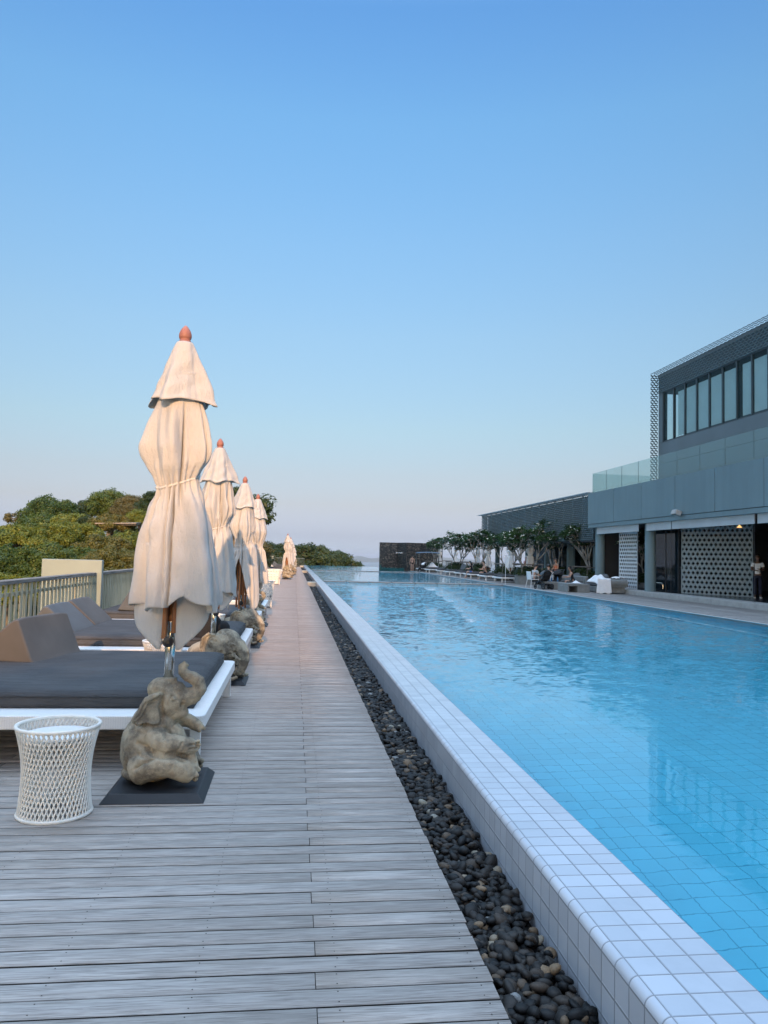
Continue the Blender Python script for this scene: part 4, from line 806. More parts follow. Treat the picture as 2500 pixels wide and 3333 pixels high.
# ------------------------------------------------------------------ closed parasols
def lerp_tab(tab, z):
    for (z0, r0), (z1, r1) in zip(tab, tab[1:]):
        if z0 >= z >= z1: f = (z0-z)/(z0-z1); f = f*f*(3-2*f)*0.5+f*0.5; return r0+(r1-r0)*f
    return tab[0][1] if z > tab[0][0] else tab[-1][1]
def canopy_meshes(seed, slit=None, hem=1.2, corner=0.9, tie=1.955, tilt=0.085, lobes=((2.2, 0.34), (5.6, 0.34)), sk=1.0, sway=0.0):
    r = random.Random(seed); D = 2.87-2.87
    tab = [(2.62, .12), (2.46, .150), (2.32, .170), (2.18, .186), (2.08, .168), (2.0, .135), (tie, .118), (tie-.04, .126), (1.8, .166), (1.6, .208*sk), (1.4, .232*sk), (1.2, .248*sk), (0.9, .262*sk)]
    ph = [r.uniform(0, 6.28) for _ in range(12)]; NT_ = 288; NZ = 120
    up_r = [(6.283*i/9+r.uniform(-.25, .25), r.uniform(.13, .24), r.uniform(.6, 1.3), r.uniform(-.25, .25)) for i in range(9)] + [(r.uniform(0, 6.28), r.uniform(.045, .07), -r.uniform(.6, 1.1), r.uniform(-.3, .3)) for i in range(9)]
    lo_r = [(6.283*i/10+r.uniform(-.22, .22), r.uniform(.10, .21), r.uniform(.6, 1.3), r.uniform(-.2, .2)) for i in range(10)] + [(r.uniform(0, 6.28), r.uniform(.04, .065), -r.uniform(.7, 1.2), r.uniform(-.22, .22)) for i in range(12)]
    def radius(th, z):
        R0 = lerp_tab(tab, z); a = max(0.0, min(1, (2.5-z)/0.3)); g = abs(z-tie)
        below = max(0, tie-z); amp = a*(0.012+0.040*min(1, g/0.18)+0.026*below)
        f = 0.30*math.cos(3*th+ph[0]+0.8*math.sin(2.2*z))+0.25*math.cos(5*th+ph[1]+0.5*math.sin(3*z+ph[5]))+0.12*math.cos(8*th+ph[2]+0.9*math.sin(2*z+ph[6]))
        rr = R0+amp*f
        fu = sum(A*math.exp(-(((th-t0-dr*(z-tie)*2+math.pi) % 6.2832-math.pi)/w)**2) for t0, w, A, dr in up_r) if z > tie-0.1 else 0
        fl_ = sum(A*math.exp(-(((th-t0-dr*(z-tie)+math.pi) % 6.2832-math.pi)/w)**2) for t0, w, A, dr in lo_r) if z < tie+0.1 else 0
        bl = min(1, max(0, (z-tie+0.1)/0.2)); win = a*(0.25+0.75*min(1, g/0.16))
        rr += win*(0.020*math.cos(th-3.3)*math.exp(-((z-2.22)/0.2)**2) + 0.022*math.cos(th-6.0)*math.exp(-((z-2.02)/0.12)**2) - 0.035*math.exp(-(((th-4.62+math.pi) % 6.2832-math.pi)/(0.22+0.35*max(0, 2.42-z)))**2)*math.exp(-((z-2.25)/0.22)**2)) + win*(bl*0.054*fu*min(1, max(0, (2.62-z)/0.2)) + (1-bl)*(0.036+0.022*below)*fl_) - 0.018*win
        rr += 0.010*math.cos(23*th+ph[3]+2*math.sin(5*z))*math.exp(-((z-tie)/0.13)**2)+0.006*math.cos(14*th+ph[4]+7*(z-tie))*math.exp(-((z-tie)/0.35)**2)
        rr += win*0.0055*math.sin(13*z+4*th+2*math.sin(3*th+ph[9]))*math.sin(5*th+ph[10]+6*z) + win*0.004*math.sin(31*z-7*th+ph[3])*max(0, math.sin(2*th+3*z+ph[6]))
        rr += a*0.0025*math.sin(19*z+3*math.sin(2*th+ph[7])+ph[8])*min(1, g/0.1)
        return max(0.05, rr)
    def hemz(th):
        d0 = abs((th-4.93+math.pi) % 6.2832-math.pi); h = hem + 0.03 - 0.08*min(1, d0/1.2) + 0.05*max(0, d0-1.2) + 0.012*math.cos(4*th+ph[9]) + 0.012*math.sin(9*th+ph[11])
        if slit is not None:
            d = abs((th-slit+math.pi) % (2*math.pi)-math.pi); h += max(0, 0.62*(1-(d/0.75)**1.3)) - 0.22*math.exp(-((d-1.25)/0.5)**2)
        return h
    def outer(u, v):
        th = u*2*math.pi; hz = hemz(th); z = 2.66-(2.66-hz)*v; rr = radius(th, z)
        tz = z + tilt*math.cos(th-0.6)*math.exp(-((z-tie)/0.25)**2)*0.6
        sx_ = sway*min(1, max(0, (2.0-z)/0.75)); return (rr*math.cos(th)+sx_, rr*math.sin(th), tz)
    m = MB().grid(outer, NT_, NZ, True)
    if slit is None:                                  # inner corners of the cloth hanging below the hem
        for sg in (-1, 1, 2, 3):                    # corners of cloth hanging to the rib ends: pockets near the pole
            def flap(u, v):
                base = {-1: 4.22, 1: 5.2, 2: 1.2, 3: 2.0}[sg]; dr = -1 if sg in (-1, 3) else 1
                th = base + dr*(1.25*u**0.9); zb = corner + 0.03*(u < 0.04) + (0.34*max(0, u-0.16)**1.25); z = 1.55-(1.55-zb)*v
                rr = (0.085+0.16*u**0.7)*(1-v) + (0.075+0.175*u**0.8)*v + 0.014*math.sin(7*u+3*v)*v
                return (rr*math.cos(th), rr*math.sin(th), z)
            m.grid(flap, 40, 28)
    can = m.mesh('canopy', True)
    m = MB(); n = 128                                     # square vent cap
    def cap(u, v):
        th = u*2*math.pi; z = 2.875-0.40*v; k = 4; c = max(abs(math.cos(th-0.42)), abs(math.sin(th-0.42))); sq = (1/c)**(0.85*min(1, v*1.6))
        half = 0.05+0.118*min(1, v*1.06)**0.82 + (0.012*(v-0.93)/0.07 if v > 0.93 else 0)
        dr = 0.030*v**3*(abs(math.sin(2*(th-0.42)))**6)
        f = 0.008*math.cos(9*th+ph[0]+2*v)*v+0.012*math.cos(5*th+ph[2]+3*v)*v+0.010*v*sum(math.exp(-(((th-q_+math.pi) % 6.2832-math.pi)/0.10)**2) for q_ in (0.5, 1.5, 2.9, 3.55, 4.15, 5.35, 5.9))-0.012*math.exp(-((v-0.55)/0.18)**2)*(0.5+0.5*math.cos(3*th+ph[5]))+0.004*math.sin(21*v+5*th)*v
        return ((half*sq+f)*math.cos(th), (half*sq+f)*math.sin(th), z-dr-0.006*math.sin(2*th+ph[1])*v)
    m.grid(cap, n, 36, True); capm = m.mesh('vent_cap', True)
    m = MB(); pts = []
    for i in range(72):
        th = 2*math.pi*i/72; z = tie; rr = radius(th, z)+0.010; pts.append((rr*math.cos(th), rr*math.sin(th), z+tilt*math.cos(th-0.6)*0.6))
    V = []; F = []
    for i, (x, y, z) in enumerate(pts): V += [(x, y, z-0.008), (x*1.015, y*1.015, z-0.007), (x*1.015, y*1.015, z+0.007), (x, y, z+0.008)]
    N = len(pts)
    for i in range(N):
        j = (i+1) % N
        for k in range(4): F.append((i*4+k, j*4+k, j*4+(k+1) % 4, i*4+(k+1) % 4))
    m.add(V, F); tiem = m.mesh('tie_strap', True)
    return can, capm, tiem
def setm(o, m_): o.material_slots[0].link = 'OBJECT'; o.material_slots[0].material = MATS[m_]
def parasol(label, cans, loc, rz, ribs_z=(0.96, 1.6), zdrop=0.0, pole_base=0.62, open_rib=False, cloth='canopy_cloth'):
    p = thing('parasol', label, 'parasol', loc, rz, 'closed cream parasols along the deck')
    can, cap, tie = cans
    o = link('canopy', can, 'canopy_cloth', p, (0, 0, -zdrop)); setm(o, cloth); s = o.modifiers.new('s', 'SOLIDIFY'); s.thickness = 0.003
    o = link('vent_cap', cap, 'canopy_cloth', p, (0, 0, -zdrop)); setm(o, cloth); s = o.modifiers.new('s', 'SOLIDIFY'); s.thickness = 0.003
    link('tie_strap', tie, 'strap_cloth', p, (0, 0, -zdrop))
    MB().lathe([(0.03, 2.86), (0.040, 2.866), (0.042, 2.878), (0.036, 2.892), (0.032, 2.896), (0.039, 2.905), (0.042, 2.918), (0.040, 2.936), (0.033, 2.956), (0.022, 2.974), (0.010, 2.988), (0.002, 2.994)], 20).build('finial', 'finial_wood', p, smooth=True, loc=(0, 0, -zdrop))
    MB().lathe([(0.028, 1.05), (0.030, 1.052), (0.030, 1.085), (0.028, 1.09), (0.027, 2.86)], 16).build('wooden_pole', 'teak', p, smooth=True, loc=(0, 0, -zdrop))
    MB().lathe([(0.033, pole_base), (0.033, 0.925-zdrop), (0.022, 0.96-zdrop), (0.024, 1.0-zdrop), (0.036, 1.045-zdrop), (0.036, 1.05-zdrop), (0.02, 1.05-zdrop)], 20).build('steel_tube', 'steel', p, smooth=True)
    MB().tube([(0, -0.03, 0.925-zdrop), (0, -0.075, 0.925-zdrop)], [0.012, 0.012], 8).build('knob_stem', 'black_plastic', p)
    m = MB(); V = []
    m.lathe([(0.012, -0.02), (0.034, -0.017), (0.036, 0.0), (0.034, 0.017), (0.012, 0.022)], 10); m.V = [(x, -0.085-z, y+0.925-zdrop) for x, y, z in m.V]; m.build('knob', 'black_plastic', p)
    for k in range(8):
        a = 2*math.pi*(k+0.5)/8; r0, r1 = 0.078, 0.062
        z0 = ribs_z[0]+0.02*math.sin(k*2.3)
        MB().cbox((r0*math.cos(a), r0*math.sin(a), (z0+ribs_z[1])/2), (0.030, 0.022, ribs_z[1]-z0), rz=a+math.pi/2).build('rib', 'teak', p, bevel=0.003, loc=(0, 0, -zdrop))
    if open_rib: MB().lathe([(0.03, 1.5), (0.044, 1.51), (0.046, 1.6), (0.036, 1.62), (0.05, 1.63), (0.05, 1.67), (0.03, 1.68)], 16).build('runner', 'teak', p, smooth=True, loc=(0, 0, -zdrop))
    return p
CA = canopy_meshes(11, hem=1.17, corner=0.875, sway=0.05, sk=1.04)
CB = canopy_meshes(23, hem=1.16, corner=0.95, sk=0.9, )
CC = canopy_meshes(31, slit=4.35, hem=1.06, tie=1.9, sk=0.92)
CD = canopy_meshes(47, slit=4.6, hem=0.98, tie=1.93, sk=0.88)
YA = [5.0, 9.0, 12.5, 16.0]
parasol('nearest and largest closed cream parasol, held by the raised-trunk elephant', CA, (-0.785, 5.03, 0), 0, pole_base=0.60).rotation_euler = (0.0, 0.008, 0.0)
parasol('second closed cream parasol from the camera', CB, (-0.92, 9.1, 0), 0.35, zdrop=0.135, pole_base=0.46)
parasol('third closed cream parasol, its slit showing orange wooden ribs', CC, (-0.84, 12.5, 0), 0.1, ribs_z=(0.85, 1.9), zdrop=0.235, open_rib=True, pole_base=0.46)
parasol('fourth closed cream parasol, mostly behind the third', CB, (-0.80, 16.1, 0), 2.2, zdrop=0.235, pole_base=0.5)
statue(ME_A, 'nearest stone elephant with trunk curled up, sitting on a black plate', (-0.80, 5.0, 0.048), 0.0)
statue(ME_B, 'second stone elephant with trunk hanging down, behind the nearest daybed corner', (-0.84, 8.98, 0.048), -0.42, 1.0)
statue(ME_B, 'third stone elephant with trunk hanging down, in warm sun at the second daybed corner', (-0.80, 12.42, 0.048), -0.38, 1.0)
statue(ME_A, 'stone elephant with raised trunk at the third daybed corner, under the third parasol', (-0.82, 16.02, 0.048), -0.1, 0.98)
plate('wide black plate under the nearest elephant', -0.793, 5.0, 0.607, 0.66)
plate('black plate under the second elephant', -0.80, 9.05); plate('black plate under the third elephant', -0.80, 12.45); plate('black plate under the fourth elephant', -0.80, 16.0)
FAR_E = [(-0.42, 45.5, 'A', CD), (-0.28, 53.5, 'B', CC), (-0.2, 60.5, 'A', CD), (-0.25, 67.5, 'B', CC), (0.0, 84.5, 'A', CD)]
nm = ['first', 'second', 'third', 'fourth', 'last']
for i, (x, y, k, cc) in enumerate(FAR_E):
    zd = [0.26, 0.30, 0.40, 0.42, 0.72][i]
    parasol(f'{nm[i]} closed cream parasol of the distant group beyond the woven chairs', cc, (x, y, 0), 0.2*i, ribs_z=(0.95, 1.9), zdrop=zd, pole_base=0.45, open_rib=True)
    statue(ME_A if k == 'A' else ME_B, f'{nm[i]} small stone elephant of the distant group beyond the woven chairs', (x+0.03, y-0.05, 0.048), -0.5, 1.25)
    plate(f'black plate under the {nm[i]} elephant of the distant group', x, y)

# ------------------------------------------------------------------ white woven tub chairs
def holey(mb, fn, nu, nv, hf=0.30):
    # a woven sheet: every cell of the surface is a ring of four strips round a hole
    for j in range(nv):
        for i in range(nu):
            c = [(i/nu, j/nv), ((i+1)/nu, j/nv), ((i+1)/nu, (j+1)/nv), (i/nu, (j+1)/nv)]; mx_, my_ = (i+.5)/nu, (j+.5)/nv
            h = [(mx_+(a-mx_)*hf*1.5, my_+(b-my_)*hf*1.5) for a, b in c]
            mb.add([fn(*q) for q in c+h], [(0, 1, 5, 4), (1, 2, 6, 5), (2, 3, 7, 6), (3, 0, 4, 7)])
    return mb
def tubchair(label, loc, rz, w=0.9, d=0.8, h=0.74):
    t_ = thing('woven_chair', label, 'armchair', loc, rz, 'white woven chairs on the deck')
    path = [(-w/2, d/2), (-w/2, -d/2+0.12), (-w/2+0.12, -d/2), (w/2-0.12, -d/2), (w/2, -d/2+0.12), (w/2, d/2)]
    seg = [math.dist(a, b) for a, b in zip(path, path[1:])]; T = sum(seg)
    def at(u):
        s = u*T
        for (a, b), L in zip(zip(path, path[1:]), seg):
            if s <= L+1e-6: return (a[0]+(b[0]-a[0])*s/L, a[1]+(b[1]-a[1])*s/L)
            s -= L
        return path[-1]
    def fn(u, v):
        x, y = at(min(u, 1)); k = 0.90+0.14*v**1.6
        return (x*k, y*k, 0.05+(h-0.05)*v*(1-0.10*abs(2*u-1)**3))
    o = holey(MB(), fn, 34, 9, 0.27).build('woven_shell', 'white_strand', t_, solid=0.02)
    MB().tube([fn(i/40, 1) for i in range(41)], 0.022, 8).build('rim', 'white_strand', t_, smooth=True)
    MB().tube([fn(i/40, 0) for i in range(41)], 0.018, 8).build('base_rail', 'white_strand', t_, smooth=True)
    MB().box(-w/2*0.86, w/2*0.86, -d/2*0.86, d/2*0.9, 0.26, 0.40).build('seat_cushion', 'grey_cushion', t_, bevel=0.04, seg=3)
    for x in (-1, 1):
        for y in (-1, 1): MB().tube([(x*w*0.43, y*d*0.43, 0.0), (x*w*0.43, y*d*0.43, 0.08)], 0.02, 6).build('leg', 'white_strand', t_)
    return t_
tubchair('nearer white woven tub chair with square holes, after the fourth daybed', (-1.05, 21.5, 0), 0.12, 0.95, 0.85)
tubchair('farther white woven tub chair, beside the distant elephants', (-1.15, 37.6, 0), 0.1, 1.0, 0.85)

# ------------------------------------------------------------------ single loungers in the distance
def lounger(label, loc, rz=0, group='dark loungers with raised backs along the far deck', back=0.75, L=1.95, W=0.75):
    d = thing('sun_lounger', label, 'sun lounger', loc, rz, group)
    MB().box(-L, 0, -W/2, W/2, 0.24, 0.31).build('frame', 'white_paint', d, bevel=0.01)
    for x in (-0.15, -L+0.15):
        for y in (-W/2+0.06, W/2-0.06): MB().cbox((x, y, 0.12), (0.06, 0.05, 0.238)).build('leg', 'white_paint', d)
    MB().box(-L+0.72, -0.05, -W/2+0.03, W/2-0.03, 0.313, 0.40).build('mattress', 'dark_fabric', d, bevel=0.03, seg=3)
    MB().cbox((-L+0.72-0.33*math.cos(back), 0, 0.36+0.33*math.sin(back)), (0.68, W-0.06, 0.09), ry=back).build('backrest', 'grey_cushion', d, bevel=0.03, seg=3)
    return d
L0 = None
for k, y in enumerate((47.5, 50.5, 56, 58.6, 63, 65.5, 71, 74, 78, 81)):
    lab = f'dark lounger with raised back, number {k+1} counting from the woven chairs along the far deck'
    lab = ['dark lounger with raised back just behind the farther woven chair', 'dark lounger second in the far row past the woven chairs', 'dark lounger third in the far row past the woven chairs', 'dark lounger fourth in the far row past the woven chairs', 'dark lounger fifth in the far row past the woven chairs', 'dark lounger sixth in the far row past the woven chairs', 'dark lounger seventh in the far row past the woven chairs', 'dark lounger eighth in the far row past the woven chairs', 'last dark lounger but one before the distant pale panel', 'last dark lounger before the distant pale panel'][k]
    if L0 is None: L0 = lounger(lab, (-0.95, y, 0))
    else: dup(L0, None, (-0.95+0.012*(y-47), y, 0), 0, lab)
# ------------------------------------------------------------------ trees
def leaf_quads(C, N, size, g, flat=0.5):
    n = len(C); nr = N + g.normal(size=(n, 3))*flat; nr /= np.linalg.norm(nr, axis=1)[:, None]+1e-9
    a = np.cross(nr, g.normal(size=(n, 3))); a /= np.linalg.norm(a, axis=1)[:, None]+1e-9; b = np.cross(nr, a)
    s = size*g.uniform(0.6, 1.35, n)[:, None]; a = a*s; b = b*s*0.5
    V = np.stack([C-a, C-b*0.9+nr*s*0.12, C+a, C+b*0.9+nr*s*0.12], 1).reshape(-1, 3)
    return V, np.arange(4*n).reshape(-1, 4)
def crown(seed, nclump, nleaf, size, rx=1.0, rz=0.75, up=0.35):
    # unit crown (radius ~1): many leafy clumps spread through an uneven volume, gaps between
    g = np.random.default_rng(seed); Cs = []; Ns = []; T = []
    d = g.normal(size=(nclump, 3)); d[:, 2] = np.abs(d[:, 2])*1.0-0.35; d /= np.linalg.norm(d, axis=1)[:, None]
    cen = d*(g.uniform(0.45, 0.92, nclump)**0.6)[:, None]*np.array([rx, rx, rz]); cr = g.uniform(0.13, 0.27, nclump)
    per = (cr**2/np.sum(cr**2)*nleaf).astype(int)+1
    for c, r, k in zip(cen, cr, per):
        u = g.normal(size=(k, 3)); u /= np.linalg.norm(u, axis=1)[:, None]; rad = r*(g.uniform(0.3, 1.0, k)**0.45)[:, None]*(1+0.25*np.sin(u @ g.normal(size=3)*3))[:, None]
        Cs.append(c+u*rad*np.array([1.1, 1.1, 0.75])); Ns.append(u+np.array([0, 0, up])); T.append(np.clip(g.normal(g.uniform(0.25, 0.75), 0.16, k), 0, 1))
    C, N, T = np.concatenate(Cs), np.concatenate(Ns), np.concatenate(T)
    V, F = leaf_quads(C, N, size, g); return np_mesh('crown', V, F, False, np.repeat(T, 4)), cen
def limbs(cen, h, seed, rbase=0.12):
    # tapered trunk from z=-h up to the crown, with limbs to some of the clumps (unit crown space)
    r = random.Random(seed); m = MB(); lean = (r.uniform(-.12, .12), r.uniform(-.12, .12)); top = Vector((lean[0]*0.3, lean[1]*0.3, -0.05))
    m.tube([(lean[0]*-0.5, lean[1]*-0.5, -h), (lean[0]*0.1, lean[1]*0.4, -h*0.55), tuple(top)], [rbase*1.3, rbase, rbase*0.7], 9)
    for c in cen[:16]:
        c = Vector(c); mid = top.lerp(c, 0.5)+Vector((r.uniform(-.08, .08), r.uniform(-.08, .08), r.uniform(-.02, .1)))
        m.tube([tuple(top+Vector((0, 0, -0.12*r.random()))), tuple(mid), tuple(c)], [rbase*0.5, rbase*0.28, rbase*0.08], 6)
    return m.mesh('trunk', True)
CR = {}
for key, args, trunk in (('a', (1, 130, 26000, 0.040), (2.6, 5)), ('b', (2, 100, 24000, 0.042, 1.1, 0.7), (2.6, 6)), ('c', (3, 150, 28000, 0.039, 1.0, 0.9), (2.8, 7)), ('d', (4, 110, 22000, 0.044, 1.2, 0.62), (2.4, 8)), ('e', (5, 46, 8000, 0.050, 1.0, 0.8), (1.5, 9))):
    me, cen = crown(*args); CR[key] = (me, limbs(cen, *trunk))
MATC = {}
def tree(label, loc, size, key, mat, rz, group='trees on the hill beyond the fence', bark='bark', sz=1.0):
    t_ = thing('tree', label, 'tree', loc, rz, group); me, tr = CR[key]
    if not me.materials: me.materials.append(MATS['leaf_green'])
    c = link('crown', me, None, t_); c.material_slots[0].link = 'OBJECT'; c.material_slots[0].material = MATS[mat]; t2 = link('trunk', tr, bark, t_)
    t_.scale = (size, size, size*sz); return t_
# (x, y, crown centre z, radius, kind, leaves, label) : a wooded slope, lit from behind the camera
HILL = [(-9.6, 47, 1.3, 2.0, 'a', 'leaf_green', 'green tree behind the thin pale roof edge'),
 (-7.6, 36, 0.4, 1.6, 'b', 'leaf_olive', 'yellow green tree right in front of the thin pale roof edge'),
 (-18.05, 52, 3.25, 0.89, 'e', 'leaf_brown', 'thin greyish tree at the left end of the hill skyline'),
 (-16.09, 52, 3.43, 1.74, 'c', 'leaf_green', 'domed green tree crowning the left hilltop'),
 (-15.52, 54, 3.73, 1.11, 'a', 'leaf_dark', 'darker tree just right of the left hilltop dome'),
 (-15.54, 60, 4.38, 1.29, 'b', 'leaf_dark', 'dark tree at the left shoulder of the right hilltop'),
 (-14.19, 60, 4.58, 1.8, 'c', 'leaf_green', 'highest tree on the right hilltop'),
 (-12.33, 58, 4.5, 1.37, 'a', 'leaf_brown', 'olive brown tree right of the highest hilltop tree'),
 (-10.86, 56, 4.37, 0.96, 'b', 'leaf_dark', 'dark tree on the skyline just left of the nearest parasol'),
 (-10.2, 57, 4.97, 1.17, 'c', 'leaf_dark', 'dark tree on the skyline touching the nearest parasol'),
 (-7.92, 55, 3.76, 1.41, 'a', 'leaf_dark', 'dark tree on the skyline behind the nearest parasol'),
 (-14.2, 44, 2.2, 1.51, 'a', 'leaf_green', 'broad green tree below the left hilltop dome'),
 (-14.8, 42, 2.07, 0.9, 'b', 'leaf_olive', 'yellow green tree below the left end of the skyline'),
 (-12.14, 43, 2.76, 1.0, 'd', 'leaf_olive', 'yellowish tree in the saddle between the two hilltops'),
 (-10.99, 42, 2.63, 0.76, 'c', 'leaf_dark', 'dark tree below the saddle between the hilltops'),
 (-9.82, 42, 2.67, 1.08, 'b', 'leaf_olive2', 'olive brown rounded tree below the highest tree'),
 (-9.9, 46, 3.69, 0.63, 'c', 'leaf_brown', 'small brown tree on the right hilltop slope'),
 (-8.58, 43, 3.09, 0.85, 'a', 'leaf_olive', 'yellow-tipped tree below the skyline left of the nearest parasol'),
 (-11.62, 32, 1.5, 0.91, 'a', 'leaf_green', 'green tree at the left edge, third row from the fence'),
 (-10.42, 31, 1.57, 1.06, 'b', 'leaf_olive', 'bright yellow green tree in the third row from the fence'),
 (-9.59, 32, 1.73, 1.04, 'c', 'leaf_olive', 'rounded yellow green tree in the middle of the slope'),
 (-8.87, 33, 1.8, 0.99, 'a', 'leaf_olive', 'yellow green tree right of the middle of the slope'),
 (-7.22, 30, 1.41, 0.95, 'd', 'leaf_olive2', 'flat-topped olive tree behind the bare branches'),
 (-6.34, 31, 1.6, 0.93, 'b', 'leaf_olive', 'yellow green tree under the thin pale roof edge'),
 (-5.55, 32, 1.53, 0.88, 'a', 'leaf_green', 'green tree half behind the nearest parasol skirt'),
 (-8.53, 24, 0.68, 0.98, 'c', 'leaf_green', 'green tree at the left edge, second row from the fence'),
 (-7.52, 24, 0.87, 0.98, 'a', 'leaf_green', 'green tree right above the near pale panel'),
 (-6.78, 25, 0.89, 0.94, 'b', 'leaf_green', 'mid green tree above the right end of the near pale panel'),
 (-5.45, 23, 0.86, 0.79, 'c', 'leaf_olive2', 'olive tree right of the near pale panel, second row'),
 (-4.83, 24, 0.97, 0.82, 'd', 'leaf_olive2', 'olive tree between the near pale panel and the nearest parasol'),
 (-6.05, 17, 0.41, 0.73, 'b', 'leaf_olive', 'yellowish low tree at the left edge just beyond the fence'),
 (-3.99, 18, 0.49, 0.73, 'a', 'leaf_olive2', 'low olive tree just beyond the fence right of the near pale panel'),
 (-3.41, 19, 0.58, 0.65, 'c', 'leaf_green', 'low green tree just beyond the fence by the nearest parasol'),
 (-5.27, 18, 0.25, 0.73, 'c', 'leaf_green', 'low green tree hidden mostly by the near pale panel'),
 (-5.87, 46, 2.16, 1.38, 'b', 'leaf_green', 'green tree between the first and second parasols'),
 (-4.29, 40, 1.29, 1.2, 'a', 'leaf_olive', 'olive tree low behind the second parasol')]
for i, (x, y, z, r, k, mt, lab) in enumerate(HILL): tree(lab, (x, y, z), r, k, mt, 1.7*i)
GF = 'trees beyond the end of the deck'
tree('tall loose tree rising behind the third parasol', (-3.45, 45.0, 3.55), 2.25, 'e', 'leaf_dark', 0.6, GF, sz=1.15)
tree('dense lower crown under the tall loose tree', (-4.9, 47.0, 1.2), 2.3, 'c', 'leaf_dark', 2.1, GF)
tree('brownish tree just right of the fourth parasol', (-3.9, 58.0, 1.2), 2.2, 'a', 'leaf_brown', 1.1, GF)
for i, (x, y, z, r, k, lab) in enumerate(((-5.6, 98, 0.2, 3.5, 'a', 'dark spreading tree at the left of the far tree line'), (-2.4, 103, 0.5, 3.5, 'b', 'dark spreading tree behind the distant parasols'),
    (0.6, 104, 0.3, 3.9, 'd', 'broad dark tree beyond the end railing'), (3.1, 107, 0.1, 3.7, 'b', 'broad dark tree behind the far pool corner'), (5.4, 108, -0.4, 3.6, 'd', 'dark tree sloping down behind the far pool edge'),
    (7.6, 110, -1.5, 3.0, 'e', 'loose dark tree near the right end of the far tree line'), (9.0, 110.5, -2.1, 2.3, 'e', 'lowest loose tree at the right end of the far tree line'), (4.3, 112, 0.6, 2.9, 'e', 'loose tree poking above the far tree line'))):
    tree(lab, (x, y, z), r, k, 'leaf_dark', 0.9*i, GF)
# leafless branches among the slope's leaves
bt = thing('bare_tree', 'pale leafless tree among the green trees on the slope', 'tree', (-6.8, 25.6, -3.2), 0)
m = MB(); r = random.Random(5)
def twig(p, d, L, rad, k):
    q = p+d*L; m.tube([tuple(p), tuple((p+q)/2+Vector((r.uniform(-1, 1), r.uniform(-1, 1), 0))*L*0.06), tuple(q)], [rad, rad*0.8, rad*0.6], 6)
    if k:
        for _ in range(3): twig(q, (d+Vector((r.uniform(-.6, .6), r.uniform(-.6, .6), r.uniform(-.1, .4)))).normalized(), L*0.68, rad*0.55, k-1)
twig(Vector((0, 0, 0)), Vector((0.05, 0, 1)), 1.7, 0.06, 4); m.build('trunk', 'pale_bark', bt, smooth=True)
sr = thing('thatched_roof', 'thin pale roof edge showing among the trees at left of the nearest parasol', 'roof', (-9.35, 41.4, 2.92)); MB().cbox((0, 0, 0), (2.1, 1.2, 0.045), ry=-0.03, rx=0.06).cbox((0.05, 0.1, -0.07), (1.9, 1.0, 0.06), ry=-0.03, rx=0.06).build('roof_sheet', 'slab_stone', sr)

# ------------------------------------------------------------------ frangipani trees in planters
def frangipani(seed, h=2.3, spread=1.0):
    r = random.Random(seed); g = np.random.default_rng(seed); m = MB(); tips = []
    def grow(p, d, L, rad, k):
        mid = p+d*L*0.5+Vector((r.uniform(-1, 1), r.uniform(-1, 1), 0))*L*0.05; q = p+d*L
        m.tube([tuple(p), tuple(mid), tuple(q)], [rad, rad*0.88, rad*0.78], 7)
        if k == 0 or q.z > h*1.02: tips.append((q, d)); return
        n = 3 if r.random() < 0.45 else 2; a0 = r.uniform(0, 6.28)
        for i in range(n):
            a = a0+6.28*i/n; s = Vector((math.cos(a), math.sin(a), 0)); grow(q, (d*1.0+s*0.52*spread+Vector((0, 0, 0.2))).normalized(), L*r.uniform(0.62, 0.82), rad*0.74, k-1)
        if k <= 2 and r.random() < 0.65: tips.append((p+d*L*r.uniform(0.3, 0.8)+Vector((r.uniform(-.12, .12), r.uniform(-.12, .12), r.uniform(-.02, .1))), d))
    for i in range(r.choice((3, 4))):
        a = r.uniform(0, 6.28); grow(Vector((0.1*math.cos(a), 0.1*math.sin(a), 0)), Vector((0.42*math.cos(a)*spread, 0.42*math.sin(a)*spread, 1)).normalized(), h*0.36, 0.048, 4)
    V = []; F = []; T = []; fl = MB()
    for q, d in tips:
        n = r.randint(9, 12); tn = r.uniform(0.15, 0.85)
        for i in range(n):
            a = 6.28*i/n+r.uniform(-.3, .3); el = r.uniform(-0.25, 0.85); L = r.uniform(0.19, 0.33); w = L*0.19
            ax = Vector((math.cos(a)*math.cos(el), math.sin(a)*math.cos(el), math.sin(el))); sd = Vector((-math.sin(a), math.cos(a), 0)); b = q+Vector((0, 0, r.uniform(-.05, .04)))
            k = len(V); tip = b+ax*L-Vector((0, 0, L*0.18)); mid = b+ax*L*0.55+Vector((0, 0, 0.01)); V += [b, mid-sd*w, tip, mid+sd*w]; F.append((k, k+1, k+2, k+3)); T += [min(1, max(0, tn+r.uniform(-.2, .2)))]*4
        if r.random() < 0.28:
            for _ in range(6):
                c = q+Vector((r.uniform(-.07, .07), r.uniform(-.07, .07), r.uniform(.04, .12))); fl.ell(tuple(c), (0.032, 0.032, 0.018), 6, 4)
    return m.mesh('stems', True), np_mesh('leaves', [v[:] for v in V], F, False, T), fl.mesh('blossoms', True)
FR = [frangipani(s, h, sp) for s, h, sp in ((3, 2.35, 1.0), (8, 2.3, 1.15), (12, 2.4, 0.9))]
